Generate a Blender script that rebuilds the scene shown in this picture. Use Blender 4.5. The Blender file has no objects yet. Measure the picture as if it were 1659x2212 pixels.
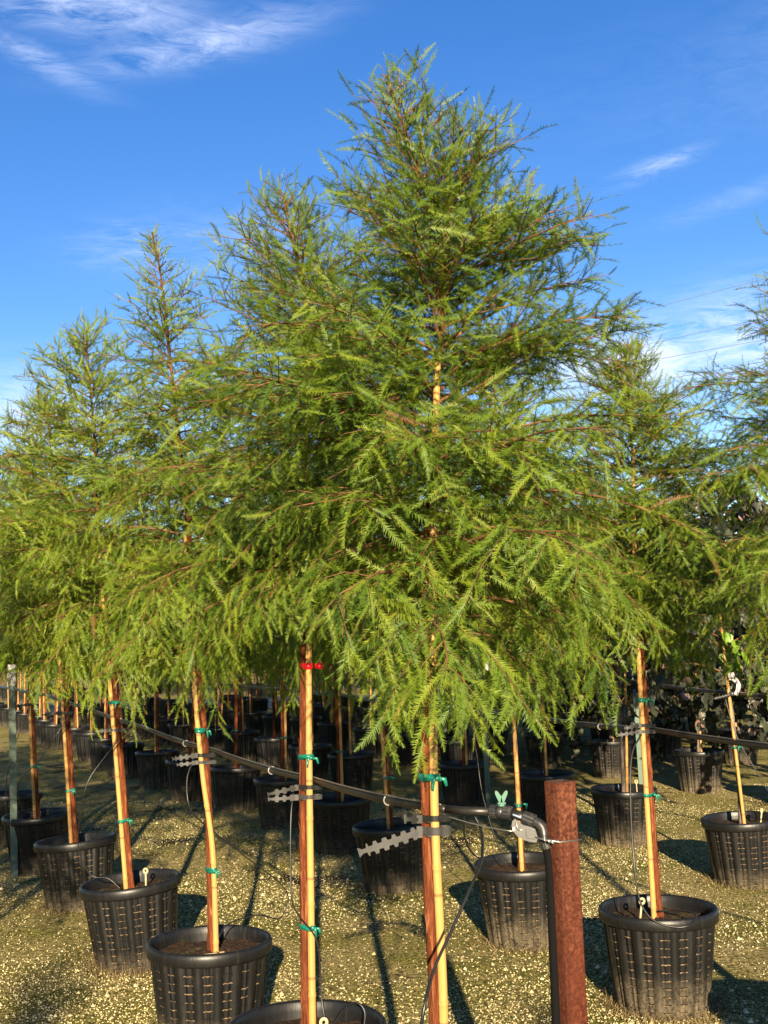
import bpy, math, random
import numpy as np
from mathutils import Vector, Matrix, Euler

R = math.radians
random.seed(11)
scene = bpy.context.scene
col = scene.collection

# ------------------------------------------------------------------ camera
EYE = 1.45
PITCH, ROLL = R(6.25), R(1.5)
cam = bpy.data.cameras.new('camera')
cam.sensor_fit = 'VERTICAL'
cam.sensor_height = 36.0
cam.lens = 36.0 * 2550 / 2212
cam.clip_end = 3000
cam_ob = bpy.data.objects.new('camera', cam)
col.objects.link(cam_ob)
f_ = Vector((0, math.cos(PITCH), math.sin(PITCH)))
u_ = Vector((0, -math.sin(PITCH), math.cos(PITCH)))
r_ = Vector((1, 0, 0))
rr = r_ * math.cos(ROLL) - u_ * math.sin(ROLL)
uu = u_ * math.cos(ROLL) + r_ * math.sin(ROLL)
M = Matrix((rr, uu, -f_)).transposed().to_4x4()
M.translation = (0, 0, EYE)
cam_ob.matrix_world = M
scene.camera = cam_ob

# ------------------------------------------------------------------ light
SUN_EL, SUN_AZ = R(16.5), -0.055          # the sun stands behind the camera; light travels along (SUN_AZ, 1)
ld = Vector((SUN_AZ, 1, -math.tan(SUN_EL))).normalized()
sun = bpy.data.lights.new('sun', 'SUN')
sun.energy = 5.0
sun.angle = R(0.53)
sun.color = (1.0, 0.82, 0.56)
sun_ob = bpy.data.objects.new('sun', sun)
col.objects.link(sun_ob)
sun_ob.rotation_euler = ld.to_track_quat('-Z', 'Y').to_euler()
sun_ob.location = (0, -20, 12)

scene.view_settings.view_transform = 'Standard'
scene.view_settings.look = 'None'
scene.view_settings.gamma = 1
scene.view_settings.use_curve_mapping = False
scene.view_settings.exposure = 1.65
scene.cycles.max_bounces = 6
scene.cycles.transparent_max_bounces = 4


class NT:
    """Small node-tree helper."""
    def __init__(s, tree):
        s.t = tree
        tree.nodes.clear()

    def n(s, kind, **kw):
        nd = s.t.nodes.new(kind)
        for k, v in kw.items():
            setattr(nd, k, v)
        return nd

    def put(s, sock, v):
        if isinstance(v, bpy.types.NodeSocket):
            s.t.links.new(v, sock)
        elif v is not None:
            if hasattr(sock.default_value, '__len__') and not hasattr(v, '__len__'):
                v = (v,) * len(sock.default_value)
            if hasattr(v, '__len__') and len(sock.default_value) == 4 and len(v) == 3:
                v = (*v, 1)
            sock.default_value = v

    def math(s, op, a, b=None, c=None, clamp=False):
        nd = s.n('ShaderNodeMath', operation=op, use_clamp=clamp)
        s.put(nd.inputs[0], a)
        if b is not None: s.put(nd.inputs[1], b)
        if c is not None: s.put(nd.inputs[2], c)
        return nd.outputs[0]

    def mix(s, fac, a, b, blend='MIX'):
        nd = s.n('ShaderNodeMix', data_type='RGBA', blend_type=blend)
        s.put(nd.inputs[0], fac); s.put(nd.inputs[6], a); s.put(nd.inputs[7], b)
        return nd.outputs[2]

    def ramp(s, fac, stops, interp='LINEAR'):
        nd = s.n('ShaderNodeValToRGB')
        cr = nd.color_ramp
        cr.interpolation = interp
        while len(cr.elements) < len(stops): cr.elements.new(0.5)
        for e, (p, c) in zip(cr.elements, stops):
            e.position = p
            e.color = (*c, 1) if hasattr(c, '__len__') else (c, c, c, 1)
        s.put(nd.inputs[0], fac)
        return nd.outputs[0]

    def noise(s, vec, scale, detail=4, rough=0.55, dist=0.0):
        nd = s.n('ShaderNodeTexNoise')
        s.put(nd.inputs['Vector'], vec)
        nd.inputs['Scale'].default_value = scale
        nd.inputs['Detail'].default_value = detail
        nd.inputs['Roughness'].default_value = rough
        nd.inputs['Distortion'].default_value = dist
        return nd.outputs[0]

    def vor(s, vec, scale, feature='F1', out=0):
        nd = s.n('ShaderNodeTexVoronoi', feature=feature)
        s.put(nd.inputs['Vector'], vec)
        nd.inputs['Scale'].default_value = scale
        return nd.outputs[out]

    def obj(s): return s.n('ShaderNodeTexCoord').outputs['Object']
    def gen(s): return s.n('ShaderNodeTexCoord').outputs['Generated']
    def pos(s): return s.n('ShaderNodeNewGeometry').outputs['Position']

    def sep(s, v):
        nd = s.n('ShaderNodeSeparateXYZ'); s.put(nd.inputs[0], v); return nd.outputs

    def comb(s, x, y, z):
        nd = s.n('ShaderNodeCombineXYZ')
        for i, v in enumerate((x, y, z)): s.put(nd.inputs[i], v)
        return nd.outputs[0]

    def scl(s, v, k):
        nd = s.n('ShaderNodeVectorMath', operation='MULTIPLY')
        s.put(nd.inputs[0], v); s.put(nd.inputs[1], k)
        return nd.outputs[0]

    def bump(s, h, strength=0.5, dist=0.01):
        nd = s.n('ShaderNodeBump')
        nd.inputs['Strength'].default_value = strength
        nd.inputs['Distance'].default_value = dist
        s.put(nd.inputs['Height'], h)
        return nd.outputs[0]


# ------------------------------------------------------------------ sky (world)
w = bpy.data.worlds.new('World')
scene.world = w
w.use_nodes = True
k = NT(w.node_tree)
sky = k.n('ShaderNodeTexSky', sky_type='NISHITA', sun_disc=False)
sky.sun_elevation = SUN_EL
sky.sun_rotation = math.pi - SUN_AZ
sky.altitude = 0
sky.air_density = 1.0
sky.dust_density = 0.0
sky.ozone_density = 2.2
hs = k.n('ShaderNodeHueSaturation')
hs.inputs['Saturation'].default_value = 1.34
hs.inputs['Hue'].default_value = 0.516
hs.inputs['Value'].default_value = 1.12
k.put(hs.inputs['Color'], sky.outputs[0])
d = k.sep(k.gen())
az = k.math('ARCTAN2', d[0], d[1])
el = k.math('ARCSINE', d[2])
sv = k.comb(k.math('MULTIPLY', az, 1.0), k.math('MULTIPLY', el, 2.3), 0.0)
warp = k.noise(sv, 3.0, 3)
sv2 = k.n('ShaderNodeVectorMath', operation='MULTIPLY_ADD')
k.put(sv2.inputs[0], k.comb(warp, warp, warp)); k.put(sv2.inputs[1], (0.16, 0.10, 0)); k.put(sv2.inputs[2], sv)
wisp = k.noise(k.scl(sv2.outputs[0], (1.0, 1.9, 1.0)), 21.0, 13, 0.72, 0.8)
soft = k.noise(sv2.outputs[0], 5.5, 5, 0.55)


def blob(a0, e0, sa, se, tilt=0.0):
    """A smooth patch of the sky round azimuth a0 and elevation e0 where cloud gathers."""
    x = k.math('SUBTRACT', az, a0)
    y = k.math('SUBTRACT', k.math('SUBTRACT', el, e0), k.math('MULTIPLY', x, tilt))
    q = k.math('ADD', k.math('POWER', k.math('ABSOLUTE', k.math('DIVIDE', x, sa)), 2.0),
               k.math('POWER', k.math('ABSOLUTE', k.math('DIVIDE', y, se)), 2.0))
    return k.math('POWER', 2.718, k.math('MULTIPLY', q, -1.0))


pat = None
for a0, e0, sa, se, tilt, g in [(-.27, .512, .10, .022, -.10, .85), (-.15, .486, .09, .014, .22, .72), (-.285, .464, .045, .010, -.35, .5),
                                (-.205, .330, .05, .018, .1, .5), (-.12, .33, .09, .03, .0, .28), (.243, .378, .035, .007, .25, .62),
                                (.30, .345, .05, .008, .2, .22), (.22, .222, .08, .030, .05, 1.5), (.32, .240, .08, .034, .1, 1.35),
                                (-.30, .185, .10, .035, 0, .9), (0.02, .17, .35, .040, 0, .40),
                                (.9, .5, .4, .05, .1, .8), (-1.2, .4, .4, .06, .1, .8), (2.4, .5, .5, .07, .1, .8)]:
    t = k.math('MULTIPLY', blob(a0, e0, sa, se, tilt), g)
    pat = t if pat is None else k.math('MAXIMUM', pat, t)
tex = k.math('ADD', k.math('MULTIPLY', wisp, 0.95), k.math('MULTIPLY', soft, 0.6))
dens = k.math('MULTIPLY', pat, k.math('MULTIPLY', k.math('SUBTRACT', tex, 0.62), 3.0, clamp=True), clamp=True)
dens = k.math('MULTIPLY', dens, 0.85)
skyc = k.mix(dens, hs.outputs[0], (5.9, 6.6, 8.4))
bg = k.n('ShaderNodeBackground')
k.put(bg.inputs[0], skyc)
bg.inputs[1].default_value = 0.056
k.put(k.n('ShaderNodeOutputWorld').inputs[0], bg.outputs[0])


# ------------------------------------------------------------------ materials
def mat(name, build):
    m = bpy.data.materials.new(name)
    m.use_nodes = True
    k = NT(m.node_tree)
    build(k)
    return m


def principled(k, base, rough=0.5, normal=None, spec=0.5, metal=0.0, out=True):
    p = k.n('ShaderNodeBsdfPrincipled')
    k.put(p.inputs['Base Color'], base)
    k.put(p.inputs['Roughness'], rough)
    k.put(p.inputs['Metallic'], metal)
    k.put(p.inputs['Specular IOR Level'], spec)
    if normal is not None: k.put(p.inputs['Normal'], normal)
    if out: k.put(k.n('ShaderNodeOutputMaterial').inputs[0], p.outputs[0])
    return p


def leafy(stops, trans, tf=0.35, rough=0.5, spec=0.35):
    def b(k):
        at = k.n('ShaderNodeAttribute', attribute_name='tint').outputs['Fac']
        c = k.ramp(at, stops)
        p = principled(k, c, rough, spec=spec, out=False)
        tr = k.n('ShaderNodeBsdfTranslucent')
        k.put(tr.inputs[0], k.mix(1.0, c, trans, 'MULTIPLY'))
        mx = k.n('ShaderNodeMixShader')
        mx.inputs[0].default_value = tf
        k.put(mx.inputs[1], p.outputs[0]); k.put(mx.inputs[2], tr.outputs[0])
        k.put(k.n('ShaderNodeOutputMaterial').inputs[0], mx.outputs[0])
    return b


MAT = {}
MAT['needle'] = mat('needle', leafy([(0, (.034, .084, .013)), (.4, (.103, .163, .014)), (.75, (.172, .220, .016)), (.96, (.225, .260, .022)), (1, (.17, .085, .03))], (1.4, 1.55, .55), .34, .5))
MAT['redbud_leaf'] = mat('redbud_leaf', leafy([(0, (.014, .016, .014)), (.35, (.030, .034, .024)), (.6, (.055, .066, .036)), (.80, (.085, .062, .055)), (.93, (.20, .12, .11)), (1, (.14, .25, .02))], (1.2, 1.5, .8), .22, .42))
MAT['grass_blade'] = mat('grass_blade', leafy([(0, (0.027, 0.045, 0.0108)), (.5, (0.081, 0.09, 0.027)), (1, (0.234, 0.18, 0.081))], (1.08, 1.17, 0.72), .3, .6, .2))
MAT['dry_grass'] = mat('dry_grass', leafy([(0, (0.098, 0.063, 0.028)), (1, (0.252, 0.189, 0.091))], (0.7, 0.7, 0.7), .2, .7, .2))
MAT['chip'] = mat('chip', lambda k: principled(k, k.ramp(k.n('ShaderNodeAttribute', attribute_name='tint').outputs['Fac'],
                  [(0, (.32, .25, .10)), (.45, (.64, .54, .26)), (.85, (.78, .68, .39)), (1, (.80, .74, .52))]), .85, spec=.2))


def b_ground(k):
    p = k.pos()
    big = k.noise(p, .55, 5, .6)
    mid = k.noise(p, 3.1, 6, .62)
    fine = k.noise(p, 60, 6, .7)
    grit = k.noise(p, 150, 3, .6)
    earth = k.ramp(fine, [(.34, (.040, .030, .009)), (.46, (.20, .155, .052)), (.56, (.48, .385, .16)), (.70, (.64, .54, .28))])
    moss = k.ramp(fine, [(.36, (.022, .026, .004)), (.48, (.11, .115, .013)), (.62, (.36, .31, .065))])
    soil = k.ramp(grit, [(.3, (0.0072, 0.0048, 0.003)), (.62, (0.03, 0.0198, 0.012)), (.78, (0.132, 0.108, 0.078))])
    mm = k.ramp(k.math('ADD', k.math('MULTIPLY', big, .5), k.math('MULTIPLY', mid, .5)), [(.43, 0.03), (.57, .85)])
    c = k.mix(mm, earth, moss)
    sm = k.ramp(k.math('ADD', k.math('MULTIPLY', k.noise(p, .9, 4, .5), .6), k.math('MULTIPLY', k.noise(p, 5.0, 5, .6), .4)), [(.565, 0.0), (.62, .9)])
    c = k.mix(sm, c, soil)
    h = k.math('ADD', k.math('MULTIPLY', fine, 1.0), k.math('MULTIPLY', grit, .5))
    principled(k, c, .95, k.bump(h, 1.0, .028), spec=.12)


MAT['ground'] = mat('ground', b_ground)
MAT['path'] = mat('path', lambda k: principled(k, k.ramp(k.noise(k.pos(), 25, 6, .7), [(.35, (0.154, 0.1265, 0.0825)), (.65, (0.286, 0.253, 0.1925))]), .95, k.bump(k.noise(k.pos(), 60, 4), .7, .02), spec=.1))


def b_pot(k):
    o = k.obj()
    z = k.sep(o)[2]
    nz = k.noise(o, 22, 6, .65)
    fine = k.noise(o, 110, 4, .7)
    st = k.noise(k.scl(o, (60, 60, 4)), 1.0, 3, .6)
    info = k.n('ShaderNodeObjectInfo').outputs['Random']
    low = k.math('SUBTRACT', 1.0, k.math('DIVIDE', z, k.math('ADD', .09, k.math('MULTIPLY', info, .12))), clamp=True)
    dust = k.math('ADD', k.math('MULTIPLY', low, k.ramp(k.math('ADD', k.math('MULTIPLY', nz, .5), k.math('MULTIPLY', fine, .6)), [(.42, 0.0), (.72, 1.0)])),
                  k.math('MULTIPLY', k.ramp(st, [(.58, 0.0), (.8, .10)]), 1.0), clamp=True)
    dust = k.math('ADD', dust, k.ramp(fine, [(.68, 0.0), (.80, .22)]), clamp=True)
    c = k.mix(k.math('MULTIPLY', dust, k.math('ADD', .38, k.math('MULTIPLY', info, .30))), k.mix(nz, (.0035, .0035, .0037), (.0085, .0082, .008)), (.30, .235, .14))
    rg = k.math('ADD', .33, k.math('MULTIPLY', k.math('ADD', dust, k.math('MULTIPLY', nz, .4)), .42), clamp=True)
    principled(k, c, rg, k.bump(k.math('ADD', k.math('MULTIPLY', fine, .4), st), .18, .004), spec=.4)


MAT['pot'] = mat('pot', b_pot)
MAT['slot_hole'] = mat('slot_hole', lambda k: principled(k, (.004, .004, .004), .9, spec=.1))
MAT['slot_dirt'] = mat('slot_dirt', lambda k: principled(k, k.ramp(k.noise(k.obj(), 70, 4, .7), [(.40, (0.0096, 0.0088, 0.008)), (.52, (0.096, 0.064, 0.036)), (.70, (0.272, 0.192, 0.104))]), .85, spec=.2))


def b_soil(k):
    o = k.obj()
    a = k.noise(o, 42, 6, .7)
    g = k.vor(o, 85)
    c = k.ramp(a, [(.3, (.012, .007, .004)), (.6, (.060, .034, .019)), (.78, (.15, .10, .06))])
    c = k.mix(k.ramp(k.noise(o, 7, 4, .6), [(.55, 0.0), (.66, .8)]), c, k.mix(a, (.02, .03, .006), (.10, .11, .03)))
    c = k.mix(k.ramp(g, [(.10, .85), (.16, 0.0)]), c, (.34, .27, .2))
    principled(k, c, .95, k.bump(a, 1.0, .02), spec=.15)


MAT['soil'] = mat('soil', b_soil)


def b_bark(k):
    o = k.obj()
    s = k.noise(k.scl(o, (55, 55, 7)), 1.0, 7, .68, .6)
    s2 = k.noise(k.scl(o, (190, 190, 16)), 1.0, 4, .6)
    c = k.ramp(s, [(.32, (.020, .006, .003)), (.45, (.105, .027, .011)), (.57, (.205, .060, .024)), (.70, (.36, .165, .08))])
    c = k.mix(k.ramp(s2, [(.38, .7), (.58, 0.0)]), c, (.07, .024, .012))
    principled(k, c, .9, k.bump(k.math('ADD', s, k.math('MULTIPLY', s2, .7)), 1.0, .011), spec=.06)


MAT['bark'] = mat('bark', b_bark)
MAT['grey_bark'] = mat('grey_bark', lambda k: principled(k, k.ramp(k.noise(k.scl(k.obj(), (30, 30, 9)), 1.0, 6, .65), [(.3, (0.0525, 0.0375, 0.03)), (.7, (0.18, 0.1425, 0.12))]), .85, spec=.2))
MAT['twig'] = mat('twig', lambda k: principled(k, k.ramp(k.noise(k.obj(), 14, 3), [(.35, (.062, .030, .012)), (.68, (.20, .098, .045))]), .7, spec=.2))


def b_bamboo(k):
    o = k.obj()
    z = k.sep(o)[2]
    a = k.noise(k.scl(o, (120, 120, 3)), 1.0, 5, .6)
    b = k.noise(o, 9, 5, .6)
    info = k.n('ShaderNodeObjectInfo').outputs['Random']
    c = k.mix(a, (0.3276, 0.1677, 0.0429), (0.468, 0.2769, 0.0897))
    c = k.mix(k.ramp(b, [(.5, 0.0), (.72, .55)]), c, (0.3276, 0.156, 0.0468))
    node = k.math('ABSOLUTE', k.math('SUBTRACT', k.math('FRACT', k.math('ADD', k.math('MULTIPLY', z, 3.6), info)), .5))
    c = k.mix(k.ramp(node, [(.004, .8), (.02, 0.0)]), c, (.16, .08, .03))
    c = k.mix(k.ramp(k.noise(o, 60, 3), [(.68, 0.0), (.74, .7)]), c, (.14, .07, .03))
    grey = k.noise(k.scl(o, (30, 30, 2.0)), 1.0, 6, .7)
    c = k.mix(k.ramp(grey, [(.50, 0.0), (.70, .55)]), c, (.25, .185, .11))
    principled(k, c, .58, k.bump(a, .35, .004), spec=.25)


MAT['bamboo'] = mat('bamboo', b_bamboo)
MAT['tape'] = mat('tape', lambda k: principled(k, k.mix(k.noise(k.obj(), 90, 3), (.0, .085, .055), (.01, .17, .115)), .3, spec=.6))
MAT['red_tape'] = mat('red_tape', lambda k: principled(k, (.62, .008, .012), .4, spec=.5))
MAT['white_tape'] = mat('white_tape', lambda k: principled(k, (0.504, 0.448, 0.476), .5))
MAT['strap'] = mat('strap', lambda k: principled(k, k.mix(k.noise(k.obj(), 40, 3), (.006, .006, .006), (.018, .0175, .017)), .32, spec=.6))
MAT['grey_strap'] = mat('grey_strap', lambda k: principled(k, k.mix(k.noise(k.obj(), 70, 4), (.022, .022, .023), (.058, .057, .055)), .34, spec=.5))
MAT['pipe'] = mat('pipe', lambda k: principled(k, k.mix(k.noise(k.obj(), 12, 5, .7), (.006, .0055, .005), (.020, .0175, .0145)), .42, spec=.5))
MAT['tube'] = mat('tube', lambda k: principled(k, (.010, .010, .010), .35, spec=.5))
MAT['fitting'] = mat('fitting', lambda k: principled(k, k.mix(k.ramp(k.noise(k.obj(), 50, 5, .7), [(.5, 0.0), (.75, .5)]), (.016, .016, .017), (.10, .09, .075)), .38, spec=.5))
MAT['stripe'] = mat('stripe', lambda k: principled(k, (.34, .44, .60), .5))
MAT['handle'] = mat('handle', lambda k: principled(k, k.mix(k.noise(k.obj(), 60, 4), (.026, .105, .066), (.06, .165, .115)), .55))
MAT['wire'] = mat('wire', lambda k: principled(k, (0.35, 0.329, 0.308), .35, metal=.85))
MAT['zinc'] = mat('zinc', lambda k: principled(k, k.mix(k.noise(k.obj(), 70, 5, .7), (0.03375, 0.03375, 0.033), (0.1125, 0.1125, 0.1087)), .5, metal=.35, spec=.5))
MAT['tag'] = mat('tag', lambda k: principled(k, k.mix(k.noise(k.obj(), 50, 4), (0.375, 0.3, 0.1425), (0.465, 0.3975, 0.225)), .55))
MAT['clip'] = mat('clip', lambda k: principled(k, (0.33, 0.318, 0.3), .45))
MAT['post_paint'] = mat('post_paint', lambda k: principled(k, k.mix(k.noise(k.obj(), 30, 5, .7), (.05, .085, .06), (.11, .15, .115)), .6))
MAT['post_white'] = mat('post_white', lambda k: principled(k, k.mix(k.ramp(k.noise(k.obj(), 35, 5, .7), [(.5, 0.0), (.7, .6)]), (0.434, 0.434, 0.406), (0.231, 0.231, 0.217)), .6))
MAT['cable'] = mat('cable', lambda k: principled(k, (.20, .24, .30), .5))


def b_rust(k):
    o = k.obj()
    a = k.noise(o, 24, 8, .72)
    b = k.noise(o, 130, 6, .75)
    g = k.noise(k.scl(o, (9, 9, 2.2)), 1.0, 5, .6)
    c = k.ramp(b, [(.30, (.018, .0048, .0024)), (.46, (.056, .0120, .0045)), (.58, (.100, .0240, .0085)), (.76, (.20, .074, .032))])
    c = k.mix(k.ramp(a, [(.42, .55), (.6, 0.0)]), c, (.10, .026, .013))
    pale = k.math('MULTIPLY', k.ramp(g, [(.46, 0.0), (.66, .8)]), k.ramp(b, [(.44, 0.0), (.6, 1.0)]))
    c = k.mix(k.math('MULTIPLY', pale, .75), c, (.24, .105, .055))
    z = k.sep(o)[2]
    run = k.noise(k.scl(o, (70, 70, 1.6)), 1.0, 5, .6)
    c = k.mix(k.ramp(run, [(.54, 0.0), (.70, .65)]), c, (.035, .011, .006))
    c = k.mix(k.ramp(k.math('ADD', z, k.math('MULTIPLY', a, .04)), [(1.138, 0.0), (1.15, .6)]), c, (.30, .13, .07))
    principled(k, c, .85, k.bump(k.math('ADD', b, a), .9, .005), spec=.2)


MAT['rust'] = mat('rust', b_rust)
MAT['rust_dark'] = mat('rust_dark', lambda k: principled(k, (.02, .010, .007), .9))


# ------------------------------------------------------------------ mesh helpers
class MB:
    def __init__(s):
        s.v, s.f, s.m = [], [], []
        s.smooth = True

    def add(s, verts, faces, mi=0):
        b = len(s.v)
        s.v += [tuple(x) for x in verts]
        s.f += [tuple(b + i for i in q) for q in faces]
        s.m += [mi] * len(faces)

    def box(s, c, size, mi=0, rot=None):
        hx, hy, hz = (x / 2 for x in size)
        vs = [Vector((x * hx, y * hy, z * hz)) for z in (-1, 1) for y in (-1, 1) for x in (-1, 1)]
        if rot is not None: vs = [rot @ v for v in vs]
        c = Vector(c)
        s.add([v + c for v in vs], [(0, 2, 3, 1), (4, 5, 7, 6), (0, 1, 5, 4), (2, 6, 7, 3), (0, 4, 6, 2), (1, 3, 7, 5)], mi)

    def tube(s, pts, rad, n=8, cap=True, mi=0, jit=None):
        pts = [Vector(p) for p in pts]
        if not hasattr(rad, '__len__'): rad = [rad] * len(pts)
        b = len(s.v)
        ref = None
        for i, p in enumerate(pts):
            t = (pts[min(i + 1, len(pts) - 1)] - pts[max(i - 1, 0)]).normalized()
            if ref is None:
                ref = Vector((1, 0, 0)) if abs(t.x) < .9 else Vector((0, 1, 0))
            a = (ref - t * ref.dot(t)).normalized()
            ref = a
            c = t.cross(a)
            for j in range(n):
                q = 2 * math.pi * j / n
                r = rad[i] * (1 + (jit(i, j) if jit else 0))
                s.v.append(tuple(p + (a * math.cos(q) + c * math.sin(q)) * r))
        for i in range(len(pts) - 1):
            for j in range(n):
                s.f.append((b + i * n + j, b + i * n + (j + 1) % n, b + (i + 1) * n + (j + 1) % n, b + (i + 1) * n + j))
                s.m.append(mi)
        if cap:
            s.f.append(tuple(b + j for j in reversed(range(n)))); s.m.append(mi)
            e = b + (len(pts) - 1) * n
            s.f.append(tuple(e + j for j in range(n))); s.m.append(mi)

    def lathe(s, prof, n=32, mi=0, close=False):
        b = len(s.v)
        for (r, z) in prof:
            for j in range(n):
                q = 2 * math.pi * j / n
                s.v.append((r * math.cos(q), r * math.sin(q), z))
        for i in range(len(prof) - 1):
            for j in range(n):
                s.f.append((b + i * n + j, b + i * n + (j + 1) % n, b + (i + 1) * n + (j + 1) % n, b + (i + 1) * n + j))
                s.m.append(mi)

    def band(s, path, width, thick, up=Vector((0, 0, 1)), closed=False, mi=0):
        """A strap: rectangular cross-section swept along path; width is a number or one per point."""
        path = [Vector(p) for p in path]
        n = len(path)
        if not hasattr(width, '__len__'): width = [width] * n
        b = len(s.v)
        for i, p in enumerate(path):
            if closed: t = path[(i + 1) % n] - path[i - 1]
            else: t = path[min(i + 1, n - 1)] - path[max(i - 1, 0)]
            t.normalize()
            u = (up - t * up.dot(t)).normalized()
            o = t.cross(u)
            for (x, y) in ((-1, -1), (1, -1), (1, 1), (-1, 1)):
                s.v.append(tuple(p + u * (x * width[i] / 2) + o * (y * thick / 2)))
        for i in range(n if closed else n - 1):
            i2 = (i + 1) % n
            for j in range(4):
                s.f.append((b + i * 4 + j, b + i * 4 + (j + 1) % 4, b + i2 * 4 + (j + 1) % 4, b + i2 * 4 + j)); s.m.append(mi)
        if not closed:
            s.f.append((b + 3, b + 2, b + 1, b)); s.m.append(mi)
            e = b + (n - 1) * 4
            s.f.append((e, e + 1, e + 2, e + 3)); s.m.append(mi)

    def mesh(s, name, mats, smooth=True):
        me = bpy.data.meshes.new(name)
        me.from_pydata(s.v, [], s.f)
        for m in (mats if isinstance(mats, (list, tuple)) else [mats]): me.materials.append(m)
        me.polygons.foreach_set('material_index', s.m)
        me.polygons.foreach_set('use_smooth', [smooth] * len(s.f))
        me.update()
        return me


def put(name, me, parent=None, loc=None, rot=None, label=None, cat=None, group=None, kind=None):
    o = bpy.data.objects.new(name, me)
    col.objects.link(o)
    if parent is not None: o.parent = parent
    if loc is not None: o.location = loc
    if rot is not None: o.rotation_euler = rot
    if label: o['label'] = label
    if cat: o['category'] = cat
    if group: o['group'] = group
    if kind: o['kind'] = kind
    return o


def smooth_path(pts, n):
    """Catmull-Rom through pts, n points per span."""
    P = [Vector(p) for p in pts]
    P = [P[0] * 2 - P[1]] + P + [P[-1] * 2 - P[-2]]
    out = []
    for i in range(1, len(P) - 2):
        for j in range(n):
            t = j / n
            a, b, c, d_ = P[i - 1], P[i], P[i + 1], P[i + 2]
            out.append(.5 * ((2 * b) + (c - a) * t + (2 * a - 5 * b + 4 * c - d_) * t * t + (3 * b - a - 3 * c + d_) * t ** 3))
    out.append(P[-2])
    return out


def tri_mesh(name, V, F, tint, m):
    """Big triangle mesh from arrays, with a per-face 'tint' value."""
    me = bpy.data.meshes.new(name)
    me.vertices.add(len(V)); me.vertices.foreach_set('co', np.ascontiguousarray(V, dtype=np.float32).ravel())
    me.loops.add(len(F) * 3); me.loops.foreach_set('vertex_index', np.ascontiguousarray(F, dtype=np.int32).ravel())
    me.polygons.add(len(F))
    me.polygons.foreach_set('loop_start', np.arange(0, len(F) * 3, 3, dtype=np.int32))
    a = me.attributes.new('tint', 'FLOAT', 'FACE')
    a.data.foreach_set('value', np.ascontiguousarray(tint, dtype=np.float32))
    me.materials.append(m)
    me.update(calc_edges=True)
    return me


# ------------------------------------------------------------------ ground and far setting
def axis(n, near, far):
    """Coordinates dense near 0 and sparse far out."""
    t = np.linspace(-1, 1, n)
    return np.sign(t) * (near * np.abs(t) + (far - near) * np.abs(t) ** 5)


gx, gy = axis(141, 9, 900), axis(161, 14, 900) + 7
X, Y = np.meshgrid(gx, gy)


def ground_z(x, y):
    return (.012 * np.sin(1.7 * x + .6 * y) * np.sin(1.1 * y - .8 * x) + .007 * np.sin(4.3 * x + 1.0) * np.sin(3.7 * y + .4)) * np.exp(-(x * x + (y - 7) ** 2) / 700)


Z = ground_z(X, Y)
verts = np.stack([X.ravel(), Y.ravel(), Z.ravel()], 1)
nx_, ny_ = len(gx), len(gy)
faces = [(j * nx_ + i, j * nx_ + i + 1, (j + 1) * nx_ + i + 1, (j + 1) * nx_ + i) for j in range(ny_ - 1) for i in range(nx_ - 1)]
me = bpy.data.meshes.new('ground')
me.from_pydata(verts.tolist(), [], faces)
me.materials.append(MAT['ground'])
me.polygons.foreach_set('use_smooth', [True] * len(faces))
put('ground', me, kind='structure')
b = MB(); b.box((-12, 29.6, .02), (26, 5.2, .02)); put('path', b.mesh('path', MAT['path'], False), kind='structure')

rng = np.random.default_rng(5)


def wedge(n, y0, y1, pw=1.0):
    """Random ground points inside the camera's view of the ground."""
    y = y0 + (y1 - y0) * rng.random(n) ** pw
    x = (rng.random(n) * 2 - 1) * (.37 * y + .6)
    return x, y


# pale wood and gravel chips lying on the ground
N = 128000
x, y = wedge(N, 3.3, 11.5, 1.35)
keep = np.sin(2.3 * x + 1.2 * y + 1.0) * np.sin(1.9 * y - 1.1 * x) + rng.normal(0, .62, N) > -.15
x, y = x[keep], y[keep]; N = len(x)
sz = rng.uniform(.0022, .0062, N) * (1 + (rng.random(N) > .985) * 1.6)
a = rng.random(N) * 6.283
el_ = rng.uniform(.5, 1.0, N)
base = np.stack([np.stack([np.cos(a + q) * sz * (1 if i % 2 else el_), np.sin(a + q) * sz * (1 if i % 2 == 0 else el_ * .8), np.zeros(N)], 1) for i, q in enumerate((0, 1.6, 3.1, 4.6))], 1)
top = np.stack([rng.normal(0, .15, N) * sz, rng.normal(0, .15, N) * sz, sz * rng.uniform(.5, 1.1, N)], 1)[:, None]
V = np.concatenate([base, top], 1)
V[:, :, 0] += x[:, None]; V[:, :, 1] += y[:, None]; V[:, :, 2] += (ground_z(x, y) + rng.uniform(0, .004, N))[:, None]
F = np.array([(0, 1, 4), (1, 2, 4), (2, 3, 4), (3, 0, 4)])
F = (F[None] + (np.arange(N) * 5)[:, None, None]).reshape(-1, 3)
put('gravel_chips', tri_mesh('gravel_chips', V.reshape(-1, 3), F, np.repeat(np.clip(rng.beta(2.2, 2, N), 0, 1), 4), MAT['chip']),
    label='pale buff chips and gravel scattered over the mossy nursery ground', kind='stuff')


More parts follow.
